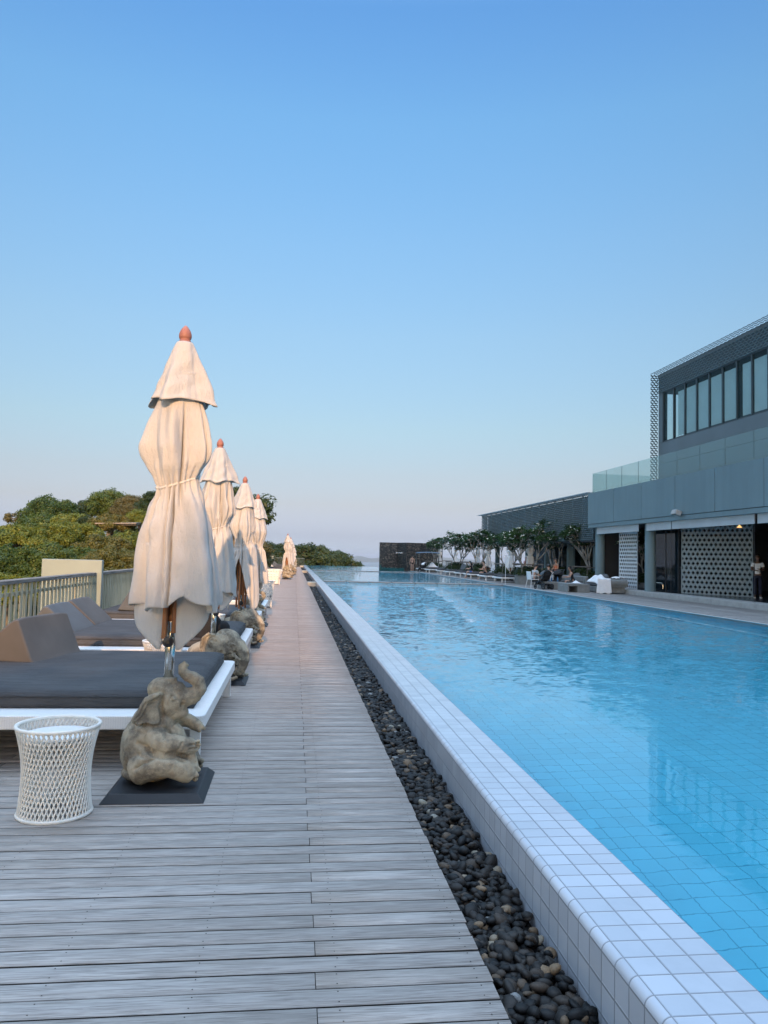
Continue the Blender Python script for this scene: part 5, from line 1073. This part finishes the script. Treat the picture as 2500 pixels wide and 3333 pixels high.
def shrubmesh(seed, n=2600):
    g = np.random.default_rng(seed); u = g.normal(size=(n, 3)); u[:, 2] = np.abs(u[:, 2]); u /= np.linalg.norm(u, axis=1)[:, None]; C = u*(g.uniform(0.25, 1, n)**0.5)[:, None]*np.array([1, 1, 0.55])*(1+0.2*np.sin(u[:, :1]*9+u[:, 1:2]*7))
    V, F = leaf_quads(C, u+np.array([0, 0, .4]), 0.085, g); return np_mesh('foliage', V, F, False, np.repeat(g.uniform(0, .8, n), 4))
SHM = [shrubmesh(5), shrubmesh(6)]
def planter(label, x, y, rad, h, kind=None, ftree=None, frz=0, lab_s='', lab_f='', fs=1.0, frame=True, tilt=0):
    p = thing('round_planter', label, 'planter', (x, y, 0.2), 0, 'round concrete planters beside the building')
    MB().lathe([(rad*0.93, 0.0), (rad, h), (rad, h+0.001), (rad*0.9, h), (rad*0.88, h-0.06), (0.02, h-0.06)], 36).build('pot', 'dark_concrete', p, smooth=False)
    MB().lathe([(rad*0.87, h-0.055), (0.02, h-0.03)], 24).build('soil', 'soil', p)
    s = thing('shrub', lab_s, 'shrub', (x, y, 0.2+h-0.06), x, 'low shrubs filling the planters'); link('foliage', SHM[int(y) % 2], 'leaf_dark', s, scale_(rad*1.12)); s.scale = (rad*1.12, rad*1.12, rad*1.12)
    if ftree is not None:
        f = thing('frangipani_tree', lab_f, 'tree', (x, y, 0.2+h-0.06), frz, 'frangipani trees by the building'); a, b, c = FR[ftree]
        link('stems', a, 'pale_bark', f); link('leaves', b, 'leaf_frangipani', f); link('blossoms', c, 'petal_white', f); f.scale = (fs,)*3
        if frame:
            t_ = thing('timber_support', 'timber support frame round the ' + lab_f[:60], 'tree support', (x, y, 0.2), 0.1, 'timber frames holding the frangipani trees')
            w = rad*0.8; mm = MB()
            for sx in (-1, 1):
                for sy in (-1, 1): MB().tube([(sx*w, sy*w, h-0.05), (sx*w, sy*w, h+0.55)], 0.022, 6).build('post', 'grey_timber', t_)
            mm = MB()
            for s_ in (-1, 1): mm.tube([(-w*1.15, s_*w, h+0.5), (w*1.15, s_*w, h+0.5)], 0.025, 6).tube([(s_*w, -w*1.15, h+0.53), (s_*w, w*1.15, h+0.53)], 0.025, 6)
            mm.build('bars', 'grey_timber', t_)
def scale_(v): return (0, 0, 0)
planter('grey round planter beside the white chairs group', 12.55, 39.6, 0.72, 0.56, None, 1, 0.5, 'low dark shrub in the planter beside the white chairs', 'frangipani tree in the planter beside the white chairs', 1.02)
planter('grey round planter just behind the pair of dark back cushions', 13.2, 45.5, 0.8, 0.5, None, 0, 1.9, 'dark bushy shrub behind the pair of dark back cushions', 'frangipani tree behind the pair of dark back cushions', 1.0)
planter('grey round planter behind the seated couple', 13.0, 52.5, 0.8, 0.5, None, 2, 0.2, 'dark bushy shrub behind the seated couple', 'tall frangipani tree behind the seated couple', 1.08)
planter('grey round planter left of the seated couple', 12.9, 59.0, 0.85, 0.5, None, 1, 2.8, 'dark bushy shrub left of the seated couple', 'frangipani tree left of the seated couple', 1.12)
planter('grey round planter behind the blue canopy frame', 12.9, 69.0, 0.75, 0.45, None, 0, 0.7, 'dark shrub behind the blue canopy frame', 'frangipani tree against the pebble-clad wall', 1.0)
planter('grey round planter behind the stroller', 14.6, 41.0, 0.8, 0.5, None, 0, 4.0, 'dark bushy shrub behind the stroller', 'frangipani tree behind the stroller, flowering', 1.2, False)
planter('grey round planter behind the woman in black', 15.2, 37.0, 0.95, 0.5, None, 2, 3.6, 'wide dark shrub behind the woman in black', 'frangipani tree behind the woman in black', 1.12)
planter('grey round planter close to the first round column', 16.2, 33.0, 0.8, 0.4, None, 1, 5.2, 'dark shrub between the two round columns', 'frangipani tree seen between the two round columns', 1.0, False)
# railing with sky behind, at the end of the building-side deck
rl = thing('metal_railing', 'dark metal railing seen between the frangipani trunks', 'railing', (11.9, 77, 0.2))
m = MB()
for k in range(34): m.box(k*0.13, k*0.13+0.03, 0, 0.05, 0.05, 1.0)
m.build('bars', 'rail_metal', rl); MB().box(-0.05, 4.5, -0.02, 0.07, 1.002, 1.06).build('rail', 'grey_timber', rl); MB().box(2.0, 2.35, -0.03, 0.08, 0, 1.0).build('post', 'dark_metal', rl)

# ------------------------------------------------------------------ daybeds and parasols on the building side
def deckbed(label, x, y, back=False, towel=False):
    d = thing('daybed', label, 'daybed', (x, y, 0.2), 0, 'white framed daybeds along the building side of the pool')
    MB().box(0, 2.0, 0, 1.9, 0.22, 0.30).build('frame', 'white_wicker', d, bevel=0.02, seg=3)
    for a in (0.12, 1.85):
        for b in (0.15, 1.7): MB().cbox((a, b, 0.11), (0.07, 0.06, 0.218)).build('leg', 'white_paint', d)
    MB().box(0.1, 1.95, 0.08, 1.85, 0.303, 0.41).build('mattress', 'dark_fabric', d, bevel=0.04, seg=3)
    if back:
        for b in (0.12, 1.0): MB().cbox((1.4, b+0.42, 0.62), (0.14, 0.82, 0.46), ry=0.35).build('back_cushion', 'grey_cushion', d, bevel=0.04, seg=3)
    return d
deckbed('nearest daybed by the water, with two upright dark back cushions', 11.45, 41.0, True)
deckbed('second daybed by the water, left of the two back cushions', 11.35, 44.2)
deckbed('daybed by the water on which the couple is sitting', 11.35, 48.1)
deckbed('daybed by the water just left of the seated couple', 11.4, 51.4)
deckbed('fifth daybed from the white chairs, by the water', 11.5, 55.6, True)
deckbed('sixth daybed from the white chairs, by the water', 11.5, 58.9)
deckbed('seventh daybed from the white chairs, beside the blue canopy frame', 11.4, 63.6)
deckbed('farthest daybed under the blue canopy frame, heaped with towels', 11.2, 67.2)
cf = thing('canopy_frame', 'thin metal frame with a flat blue canopy at the far end', 'canopy', (11.2, 67.0, 0.2))
for a in (0, 1.75):
    for b in (0, 1.9): MB().box(a-0.03, a+0.03, b-0.03, b+0.03, 0, 1.7).build('post', 'steel', cf)
MB().grid(lambda u, v: (-0.06+1.87*u, -0.06+2.0*v, 1.72+0.05*math.sin(math.pi*u)), 16, 2).build('canopy_sheet', 'canopy_blue', cf, smooth=True, solid=0.08)
for i, (x, y, zd, lab) in enumerate(((12.95, 44.3, 0.35, 'closed white parasol standing clear right of the hoop pole'), (13.0, 40.6, 0.35, 'closed white parasol among branches behind the white chairs'), (13.6, 52.0, 0.4, 'closed white parasol behind branches right of the seated couple'),
    (14.2, 57.5, 0.42, 'closed white parasol behind the seated couple, among trunks'), (14.3, 66, 0.4, 'farthest closed white parasol but one, left among trunks'), (13.6, 70.0, 0.5, 'farthest closed white parasol beside the blue canopy frame'))):
    p = parasol(lab, (CB, CD)[i % 2], (x, y, 0.2), 0.7*i, ribs_z=(0.95, 1.9), zdrop=zd, pole_base=0.05, cloth='canopy_white'); p['group'] = 'closed white parasols on the building side'
    MB().lathe([(0.26, 0.003), (0.26, 0.05), (0.05, 0.07), (0.045, 0.3), (0.03, 0.3)], 20).build('base', 'dark_metal', p, loc=(0, 0, 0))
hp = thing('hoop_pole', 'thin pale pole topped by an oval net hoop at the water edge', 'pole', (11.0, 38.5, 0.2))
MB().tube([(0, 0, 0), (0, 0, 1.06)], 0.016, 8).build('pole', 'white_paint', hp)
MB().tube([(0.085*math.cos(a), 0.03*math.cos(a), 1.3+0.24*math.sin(a)) for a in [6.283*i/28 for i in range(28)]], 0.013, 6, closed=True).build('hoop', 'white_paint', hp, smooth=True)
m = MB()
for k in range(-3, 4): 
    c = k/4; w = math.sqrt(1-c*c); m.tube([(0.085*c, 0.03*c, 1.3-0.24*w), (0.085*c, 0.03*c, 1.3+0.24*w)], 0.003, 4).tube([(-0.085*w, -0.03*w, 1.3+0.24*c), (0.085*w, 0.03*w, 1.3+0.24*c)], 0.003, 4)
m.build('net', 'shade_fabric', hp)

# ------------------------------------------------------------------ lounge furniture by the columns
def sofa(label, loc, rz, L, arm_near=True):
    s = thing('sofa', label, 'sofa', loc, rz, 'grey outdoor sofas by the columns')
    MB().box(0.0, 0.95, 0, L, 0.02, 0.26).build('base', 'dark_concrete', s, bevel=0.02)
    MB().box(0.02, 0.80, 0.18, L-0.05, 0.263, 0.36).build('seat_cushion', 'dark_fabric', s, bevel=0.04, seg=3)
    MB().box(0.80, 0.97, 0.02, L, 0.262, 0.60).build('backrest', 'dark_concrete', s, bevel=0.05, seg=4)
    ya = -0.03 if arm_near else L-0.10
    MB().box(0.01, 0.98, ya-0.07, ya+0.13, 0.261, 0.40).tube([(-0.02, ya, 0.44), (1.0, ya, 0.44)], 0.145, 20).build('rolled_arm', 'dark_concrete', s, smooth=False, bevel=0.01)
    return s
sofa('grey outdoor sofa with a rolled arm, draped with white towels', (12.62, 29.75, 0.2), 0.0, 2.9)
sofa('grey outdoor sofa behind, where the woman in black sits', (12.75, 33.9, 0.2), 0.08, 2.6, False)
def ubench(label, loc, rz, w, d, h=0.36):
    s = thing('low_table', label, 'table', loc, rz, 'grey block coffee tables by the sofas')
    MB().box(0, w, 0, d, h-0.10, h).build('top', 'dark_concrete', s, bevel=0.01); MB().box(w*0.45, w, 0.012, d-0.012, 0, h-0.102).build('block_leg', 'dark_concrete', s, bevel=0.008); MB().box(0, 0.06, 0.012, d-0.012, 0, h-0.102).build('side_leg', 'dark_concrete', s, bevel=0.008)
    return s
ubench('nearer grey block coffee table with a napkin and glasses', (11.35, 30.35, 0.2), 0.0, 0.95, 1.2)
ubench('farther grey block coffee table with blue bottles, by the stroller', (11.25, 33.0, 0.2), 0.0, 0.95, 1.0, 0.34)
def towel(label, mb, loc, rz=0, mat='cloth_white'): o = mb.build('towel', mat, None, smooth=True, solid=0.012, loc=loc, rz=rz); return tag(o, label, 'towel', 'white towels on the lounge furniture')
towel('rounded white towel heap thrown over the back of the draped sofa', MB().grid(lambda u, v: (0.34*(2*u-1)*(1+0.10*math.sin(9*v)), 0.60*(2*v-1)*(1+0.08*math.sin(7*u)), 0.30*(math.sin(math.pi*u)**0.6)*(math.sin(math.pi*v)**0.55)*(1+0.16*math.sin(8*v+5*u)+0.10*math.sin(17*u-6*v))-0.05*(abs(2*v-1)**6)), 40, 50), (13.15, 31.4, 0.60))
towel('long white towel hanging over the rolled arm down to the deck', MB().grid(lambda u, v: ((-0.12+0.55*u)+0.25*max(0, v-0.55)*(u-0.9), 0.42-0.62*min(v, 0.5)*2*0.55-0.12*max(0, v-0.5) if v < 0.5 else -0.02-0.17-0.22*(v-0.5), (0.60+0.02*math.sin(u*9)) if v < 0.5 else 0.60-(v-0.5)*1.16+0.02*math.sin(u*14)), 30, 30), (12.42, 29.72, 0.2))
towel('folded white towel on top of the draped sofa back', MB().grid(lambda u, v: (0.3*u+0.02*math.sin(v*9), 0.8*v, 0.63+0.05*math.sin(u*3.1)+0.012*math.sin(v*15+u*7)), 20, 24), (13.35, 29.9, 0.2))
towel('heap of white towels on the farthest daybed under the canopy', MB().grid(lambda u, v: (0.8*(u-.5)*(1+.2*math.sin(v*9)), 1.1*(v-.5), 0.02+0.34*math.sin(math.pi*u)**0.8*math.sin(math.pi*v)**0.8*(1+0.3*math.sin(u*11+v*7))), 30, 30), (12.6, 68.2, 0.62))
towel('white napkin lying crumpled on the nearer block table', MB().grid(lambda u, v: (0.3*(u-.5), 0.42*(v-.5), 0.008+0.10*(math.sin(math.pi*u)*math.sin(math.pi*v))*(0.6+0.5*math.sin(u*13+v*5))), 20, 20), (11.9, 30.85, 0.565))
def bottle(label, x, y, z, mat, s=1.0):
    o = MB().lathe([(0.033*s, 0), (0.036*s, 0.01), (0.036*s, 0.12*s), (0.013*s, 0.17*s), (0.013*s, 0.21*s), (0.004, 0.212*s)], 12).build('bottle', mat, None, smooth=True, loc=(x, y, z)); tag(o, label, 'bottle', 'bottles and glasses on the block tables')
for i, (x, y) in enumerate(((11.55, 33.3), (11.75, 33.5), (11.95, 33.25))): bottle(f'{["left","middle","right"][i]} blue bottle on the farther block table', x, y, 0.54, 'bottle_blue', 1.1)
bottle('dark bottle standing on the nearer block table', 12.0, 31.3, 0.56, 'black_plastic', 1.0); bottle('clear glass tumbler at the right end of the nearer block table', 12.2, 30.7, 0.56, 'window_glass', 0.8)
for (x, y, z, rz, lab) in ((13.62, 35.3, 0.63, 0.3, 'dark grey cushion leaning right of the woman in black'), (13.75, 32.3, 0.66, 0.2, 'grey cushion on the sofa back near the first column')):
    o = MB().ell((0, 0, 0), (0.13, 0.33, 0.26), 20, 12).build('scatter_cushion', 'grey_cushion', None, smooth=True, loc=(x, y, z+0.06), rz=rz); o.rotation_euler = (0, 0.3, rz); tag(o, lab, 'cushion', 'scatter cushions on the sofas')
def wchair(label, loc, rz):
    c = thing('garden_chair', label, 'chair', loc, rz, 'white garden chairs by the stroller'); W = 'white_paint'
    MB().cbox((0, 0, 0.385), (0.42, 0.42, 0.03)).build('seat', W, c, bevel=0.01)
    MB().cbox((0, -0.22, 0.58), (0.40, 0.025, 0.36), rx=0.14).build('backrest', W, c, bevel=0.01)
    for sx in (-1, 1):
        for sy in (-1, 1): MB().tube([(sx*0.19, sy*0.19, 0.37), (sx*0.24, sy*0.25, 0.0)], 0.014, 7).build('leg', W, c)
        MB().tube([(sx*0.21, -0.22, 0.55), (sx*0.24, 0.0, 0.56), (sx*0.22, 0.19, 0.54), (sx*0.20, 0.19, 0.38)], 0.014, 7).build('armrest', W, c, smooth=True)
    return c
wchair('white garden chair under the man in the pale shirt', (11.35, 35.0, 0.2), -1.35)
wchair('white garden chair under the bare-backed man', (11.75, 33.9, 0.2), -0.25)
def stroller(label, loc, rz, hood='dark_fabric'):
    s = thing('stroller', label, 'stroller', loc, rz)
    for x, y, r_ in ((-0.24, -0.28, 0.13), (0.24, -0.28, 0.13), (-0.2, 0.38, 0.10), (0.2, 0.38, 0.10)):
        w = MB().tube([(x+r_*0, y+r_*math.cos(a)*0.86, r_+r_*math.sin(a)*0.86) for a in [6.283*i/20 for i in range(20)]], 0.022, 7, closed=True).build('wheel', 'black_rubber', s, smooth=True)
        MB().tube([(x-0.02, y, r_), (x+0.02, y, r_)], 0.035, 8).build('hub', 'dark_metal', w)
    m = MB()
    for x in (-0.22, 0.22): m.tube([(x, -0.28, 0.13), (x, 0.0, 0.42), (x, 0.38, 0.10)], 0.014, 7).tube([(x, 0.22, 0.25), (x, -0.25, 0.7), (x, -0.42, 0.88)], 0.014, 7)
    m.tube([(-0.22, -0.42, 0.88), (0.22, -0.42, 0.88)], 0.017, 8).tube([(-0.22, -0.28, 0.13), (0.22, -0.28, 0.13)], 0.01, 6); m.build('frame', 'dark_metal', s, smooth=True)
    MB().grid(lambda u, v: ((u-.5)*0.4, [0.36, 0.34, 0.1, -0.15, -0.26][min(4, int(v*4.001))], [0.2, 0.3, 0.36, 0.48, 0.78][min(4, int(v*4.001))]), 4, 4).build('seat', 'cloth_black', s, smooth=True, solid=0.05)
    MB().grid(lambda u, v: (0.22*math.cos(math.pi*u), -0.26+0.42*math.sin(v*1.4)*math.sin(math.pi*u)**0.4, 0.62+0.24*math.cos(v*1.4)*math.sin(math.pi*u)**0.5), 14, 10).build('hood', hood, s, smooth=True, solid=0.012)
    MB().box(-0.17, 0.17, -0.2, 0.15, 0.17, 0.27).build('basket', 'cloth_black', s, bevel=0.03)
    return s
stroller('grey-hooded stroller standing by the water at the white chairs', (11.25, 33.1, 0.2), 0.3, 'grey_cushion')
stroller('black stroller behind the grey-hooded one', (12.0, 33.6, 0.2), 2.4, 'cloth_black')
stroller('dark pram covered with a white cloth under the blue canopy', (11.45, 66.6, 0.2), 0.9, 'cloth_white')

# ------------------------------------------------------------------ people
def skel(name, V, E, rad, mat, parent, root=0, sub=2):
    me = bpy.data.meshes.new(name); me.from_pydata(V, E, []); o = link(name, me, mat, parent)
    s = o.modifiers.new('skin', 'SKIN'); s.use_smooth_shade = True; s.branch_smoothing = 0.4
    for i, r_ in enumerate(rad): me.skin_vertices[0].data[i].radius = (r_, r_) if not isinstance(r_, tuple) else r_; me.skin_vertices[0].data[i].use_root = (i == root)
    ss = o.modifiers.new('sub', 'SUBSURF'); ss.levels = sub; ss.render_levels = sub; return bake(o)
def person(label, loc, rz, pose, skin_m, hair_m, clothes, scale=0.86, hair_len=0.12, arms=None, female=False):
    """pose 'stand' or 'sit'; faces +y; about 1.7 m tall before scaling; origin under the pelvis (sit) or feet (stand)"""
    p = thing('person', label, 'person', loc, rz, None, scale); hz = 0.93 if pose == 'stand' else 0.50
    lean = 0.0 if pose == 'stand' else 0.10; sw = 0.17 if female else 0.20; hw = 0.095
    P = lambda x, y, z: Vector((x, y, z)); J = {}
    J['pel'] = P(0, 0, hz); J['sp'] = P(0, lean*0.4, hz+0.18); J['ch'] = P(0, lean, hz+0.38); J['nb'] = P(0, lean*1.25, hz+0.52); J['hd'] = P(0, lean*1.5+0.02, hz+0.63); J['hc'] = P(0, lean*1.7+0.035, hz+0.70); J['ht'] = P(0, lean*1.6+0.01, hz+0.775)
    for s, n in ((-1, 'l'), (1, 'r')):
        J['sh'+n] = P(s*sw, lean*1.1, hz+0.46)
        if pose == 'stand': J['hip'+n] = P(s*hw, 0, hz-0.06); J['kn'+n] = P(s*0.10, 0.02, 0.49); J['an'+n] = P(s*0.10, -0.02, 0.085); J['to'+n] = P(s*0.12, 0.13, 0.03); J['he'+n] = P(s*0.1, -0.05, 0.035)
        else: J['hip'+n] = P(s*hw, 0.02, hz-0.04); J['kn'+n] = P(s*0.13, 0.42, hz-0.0); J['an'+n] = P(s*0.12, 0.46, 0.085); J['to'+n] = P(s*0.13, 0.61, 0.03); J['he'+n] = P(s*0.12, 0.43, 0.035)
        a = (arms or {}).get(n) or ((0.06, -0.02, -0.26), (0.03, 0.06, -0.24))
        J['el'+n] = J['sh'+n]+P(s*a[0][0], a[0][1], a[0][2]); J['wr'+n] = J['el'+n]+P(s*a[1][0], a[1][1], a[1][2])
    names = ['pel', 'sp', 'ch', 'nb', 'hd', 'hc', 'ht', 'shl', 'ell', 'wrl', 'shr', 'elr', 'wrr', 'hipl', 'knl', 'anl', 'tol', 'hipr', 'knr', 'anr', 'tor', 'hel', 'her']
    rad = dict(pel=(0.125, 0.105), sp=(0.115, 0.09) if not female else (0.10, 0.08), ch=(0.135, 0.10) if not female else (0.115, 0.095), nb=0.052, hd=0.058, hc=(0.078, 0.098), ht=(0.066, 0.08))
    for n in 'lr': rad.update({'sh'+n: 0.058, 'el'+n: 0.038, 'wr'+n: 0.027, 'hip'+n: 0.092, 'kn'+n: 0.058, 'an'+n: 0.038, 'to'+n: 0.03, 'he'+n: 0.034})
    V = [J[n] for n in names]; rr = [rad[n] for n in names]; ix = {n: i for i, n in enumerate(names)}
    E = [(ix[a], ix[b]) for a, b in (('pel', 'sp'), ('sp', 'ch'), ('ch', 'nb'), ('nb', 'hd'), ('hd', 'hc'), ('hc', 'ht'), ('ch', 'shl'), ('shl', 'ell'), ('ell', 'wrl'), ('ch', 'shr'), ('shr', 'elr'), ('elr', 'wrr'), ('pel', 'hipl'), ('hipl', 'knl'), ('knl', 'anl'), ('anl', 'tol'), ('anl', 'hel'), ('pel', 'hipr'), ('hipr', 'knr'), ('knr', 'anr'), ('anr', 'tor'), ('anr', 'her'))]
    def addv(v, r_, par): V.append(v); rr.append(r_); E.append((par, len(V)-1)); return len(V)-1
    addv(J['hc']+P(0, 0.105, -0.015), 0.014, ix['hc'])                              # nose
    for s in (-1, 1): addv(J['hc']+P(s*0.088, 0.0, -0.005), 0.016, ix['hc'])         # ears
    for n, s in (('l', -1), ('r', 1)):                                              # palm, four fingers and a thumb
        d = (J['wr'+n]-J['el'+n]).normalized(); side = P(0, 1, 0) if abs(d.y) < 0.8 else P(s*-1, 0, 0); side = (side-d*side.dot(d)).normalized(); inn = P(-s, 0, 0)
        palm = addv(J['wr'+n]+d*0.075, (0.036, 0.02), ix['wr'+n])
        for k, L in enumerate((0.065, 0.078, 0.072, 0.055)):
            b = addv(J['wr'+n]+d*0.10+side*(0.028-0.018*k), 0.0095, palm); c_ = addv(V[b]+d*L*0.55+inn*0.012, 0.0085, b); addv(V[c_]+d*L*0.4+inn*0.025, 0.0075, c_)
        t0 = addv(J['wr'+n]+d*0.045+side*0.042, 0.011, ix['wr'+n]); addv(V[t0]+d*0.045+side*0.012, 0.009, t0)
    skel('body', V, E, rr, skin_m, p)
    # face marks
    for s in (-1, 1): MB().ell(tuple(J['hc']+P(s*0.032, 0.088, 0.012)), (0.013, 0.009, 0.007), 10, 6).build('eye', 'black_plastic', p, smooth=True)
    MB().ell(tuple(J['hc']+P(0, 0.086, -0.055)), (0.022, 0.009, 0.006), 10, 6).build('mouth', 'cloth_pink', p, smooth=True)
    h = MB().grid(lambda u, v: tuple(J['hc']+P(0.098*math.sin(2.0*v)*math.sin(u*6.283)*(1.0 if v < .9 else 0.95), -0.014+0.112*math.sin(2.0*v)*-math.cos(u*6.283)*(0.80 if math.cos(u*6.283) < 0 and v > 0.35 else 1), 0.03+0.108*math.cos(2.0*v*(0.58 if math.cos(u*6.283) < -0.25 else 1.0)))), 28, 14, True)
    if hair_len > 0.15: h.tube([tuple(J['hc']+P(0, -0.08, 0.02)), tuple(J['hc']+P(0, -0.125, -0.12)), tuple(J['hc']+P(0, -0.12, -0.12-hair_len*0.7))], [0.08, 0.085, 0.045], 12)
    elif hair_len < 0: h.ell(tuple(J['hc']+P(0, -0.10, 0.09)), (0.05, 0.05, 0.05), 12, 8)
    h.build('hair', hair_m, p, smooth=True)
    def cl(nm, keys, edges, mat, grow, rmul=None, ends=None):
        vs = [J[k] if isinstance(k, str) else k[0].copy() for k in keys]; kn = [k if isinstance(k, str) else k[1] for k in keys]
        ro = [(tuple(q+grow for q in rad[k]) if isinstance(rad[k], tuple) else rad[k]+grow) for k in kn]; return skel(nm, vs, edges, ro, mat, p)
    mid = lambda a, b, f: J[a].lerp(J[b], f)
    for c in clothes:
        k, mat = c[:2]
        if k == 'shirt': cl('shirt', ['sp', 'ch', 'shl', (mid('shl', 'ell', 0.62), 'shl'), 'shr', (mid('shr', 'elr', 0.62), 'shr'), (mid('pel', 'sp', 0.15), 'pel'), (mid('ch', 'nb', 0.45), 'shl')], [(0, 1), (1, 2), (2, 3), (1, 4), (4, 5), (0, 6), (1, 7)], mat, 0.016)
        if k == 'vest': cl('top', ['sp', 'ch', (mid('pel', 'sp', 0.15), 'pel'), (mid('ch', 'shl', 0.6), 'shl'), (mid('ch', 'shr', 0.6), 'shr')], [(0, 1), (0, 2), (1, 3), (1, 4)], mat, 0.013)
        if k == 'trousers': cl('trousers', ['pel', 'hipl', 'knl', (mid('knl', 'anl', 0.92), 'knl'), 'hipr', 'knr', (mid('knr', 'anr', 0.92), 'knr'), (mid('pel', 'sp', 0.4), 'sp')], [(0, 1), (1, 2), (2, 3), (0, 4), (4, 5), (5, 6), (0, 7)], mat, 0.018)
        if k == 'shorts': cl('shorts', ['pel', 'hipl', (mid('hipl', 'knl', 0.6), 'hipl'), 'hipr', (mid('hipr', 'knr', 0.6), 'hipr'), (mid('pel', 'sp', 0.3), 'sp')], [(0, 1), (1, 2), (0, 3), (3, 4), (0, 5)], mat, 0.014)
        if k == 'bikini':
            cl('bikini_top', [(mid('ch', 'sp', 0.22), 'ch'), (mid('ch', 'sp', 0.52), 'ch')], [(0, 1)], mat, 0.022)
            cl('bikini_bottom', [(mid('pel', 'sp', 0.05), 'pel'), (mid('pel', 'hipl', 0.75), 'hipl'), (mid('pel', 'hipr', 0.75), 'hipr')], [(0, 1), (0, 2)], mat, 0.024)
        if k == 'shoes':
            for n in 'lr': cl('shoe', ['he'+n, 'to'+n], [(0, 1)], mat, 0.012)
        if k == 'glasses':
            g_ = MB()
            for s in (-1, 1): g_.ell(tuple(J['hc']+P(s*0.034, 0.098, 0.012)), (0.03, 0.012, 0.022), 12, 8)
            g_.build('sunglasses', 'black_plastic', p, smooth=True)
    return p
fold = {'l': ((0.05, 0.05, -0.25), (-0.14, 0.17, 0.02)), 'r': ((0.05, 0.05, -0.25), (-0.14, 0.17, -0.03))}
lap = {'l': ((0.05, 0.10, -0.23), (-0.10, 0.2, -0.02)), 'r': ((0.05, 0.10, -0.23), (-0.10, 0.2, 0.02))}
person('waitress in a white T-shirt and dark trousers standing by the beaded curtain', (15.95, 24.45, 0.378), 2.7, 'stand', 'skin_dark', 'hair_dark', [('shirt', 'cloth_white'), ('trousers', 'cloth_navy'), ('shoes', 'cloth_white')], 0.86, 0.12, fold, True)
person('woman in a black bikini standing with her back turned by the pebble-clad wall', (10.78, 68.6, 0.2), 0.05, 'stand', 'skin_light', 'hair_dark', [('bikini', 'cloth_black')], 0.84, -1, None, True)
person('woman in a black top and blue shorts sitting on a daybed edge', (11.75, 49.0, 0.2), 1.35, 'sit', 'skin_light', 'hair_dark', [('shirt', 'cloth_black'), ('shorts', 'cloth_blue')], 0.86, 0.3, lap, True)
person('bare-chested man with sunglasses sitting on a daybed edge', (12.2, 47.2, 0.2), 1.6, 'sit', 'skin_light', 'hair_dark', [('shorts', 'cloth_black'), ('glasses', '')], 0.88, 0.1, lap)
person('man in a pale grey shirt and sunglasses seated on a white chair', (11.35, 35.0, 0.13), -1.35, 'sit', 'skin_light', 'hair_dark', [('shirt', 'cloth_grey'), ('shorts', 'cloth_black'), ('glasses', '')], 0.90, 0.1, lap)
person('bare-backed man seated on a white chair behind the stroller', (11.75, 33.9, 0.13), -0.25, 'sit', 'skin_light', 'hair_dark', [('shorts', 'cloth_navy')], 0.90, 0.1, lap)
person('person in an orange top bending over the strollers', (12.35, 34.6, 0.2), 1.9, 'stand', 'skin_tan', 'hair_dark', [('vest', 'cloth_orange'), ('trousers', 'cloth_black')], 0.80, 0.1, fold, True)
person('woman in a black sleeveless top with sunglasses sitting on the far sofa', (13.1, 34.35, 0.12), 1.35, 'sit', 'skin_light', 'hair_dark', [('vest', 'cloth_black'), ('shorts', 'cloth_black'), ('glasses', '')], 0.86, 0.2, lap, True)
person('older man in a pink shirt and dark shorts standing among the trees', (13.6, 43.2, 0.2), 0.6, 'stand', 'skin_light', 'hair_grey', [('shirt', 'cloth_pink'), ('shorts', 'cloth_black')], 0.88, 0.1)

# ------------------------------------------------------------------ what stands behind the photographer and throws the shade
hb = thing('hotel_block', 'plain hotel block standing behind the photographer and shading the pool', 'building', (20, -70, -5))
part(MB().box(-0.08, 62, -80, -60, -5, 45), 'wall', 'hotel_wall', hb)
for r_ in range(7):
    for c in range(10): part(MB().box(2+c*5.8, 5.4+c*5.8, -60.0, -59.97, 1.0+r_*4, 3.4+r_*4), 'window', 'dark_glass', hb)
for i, (x, y, z, r_, k) in enumerate(((-2.2, -40, 9.6, 6.2, 'a'), (-9.0, -38, 9.6, 6.4, 'c'), (-15.5, -40, 9.4, 6.4, 'b'), (-5.6, -44, 11.6, 6.0, 'e'), (-12, -45, 12.2, 6.2, 'e'), (-20, -42, 9.5, 6.5, 'a'))):
    tree(f'{["first","second","third","fourth","fifth","sixth"][i]} leafy tree of the row behind the photographer', (x, y, z), r_, k, 'leaf_green', 1.3*i, 'trees behind the photographer')
# ------------------------------------------------------------------ sea air
hz = MB().box(-16200, 16200, -600, 16200, -77, 34).build('haze', None); tag(hz, kind='stuff'); hz['label'] = 'thin sea haze that fades the far hills and horizon'
hm = bpy.data.materials.new('haze_air'); hm.use_nodes = True; n_ = hm.node_tree.nodes; n_.remove(n_['Principled BSDF'])
pv = n_.new('ShaderNodeVolumePrincipled'); pv.inputs['Color'].default_value = (0.72, 0.80, 0.92, 1); pv.inputs['Density'].default_value = 0.00010; pv.inputs['Anisotropy'].default_value = 0.2
hm.node_tree.links.new(pv.outputs[0], n_['Material Output'].inputs['Volume']); hz.data.materials.append(hm); hz.display_type = 'WIRE'
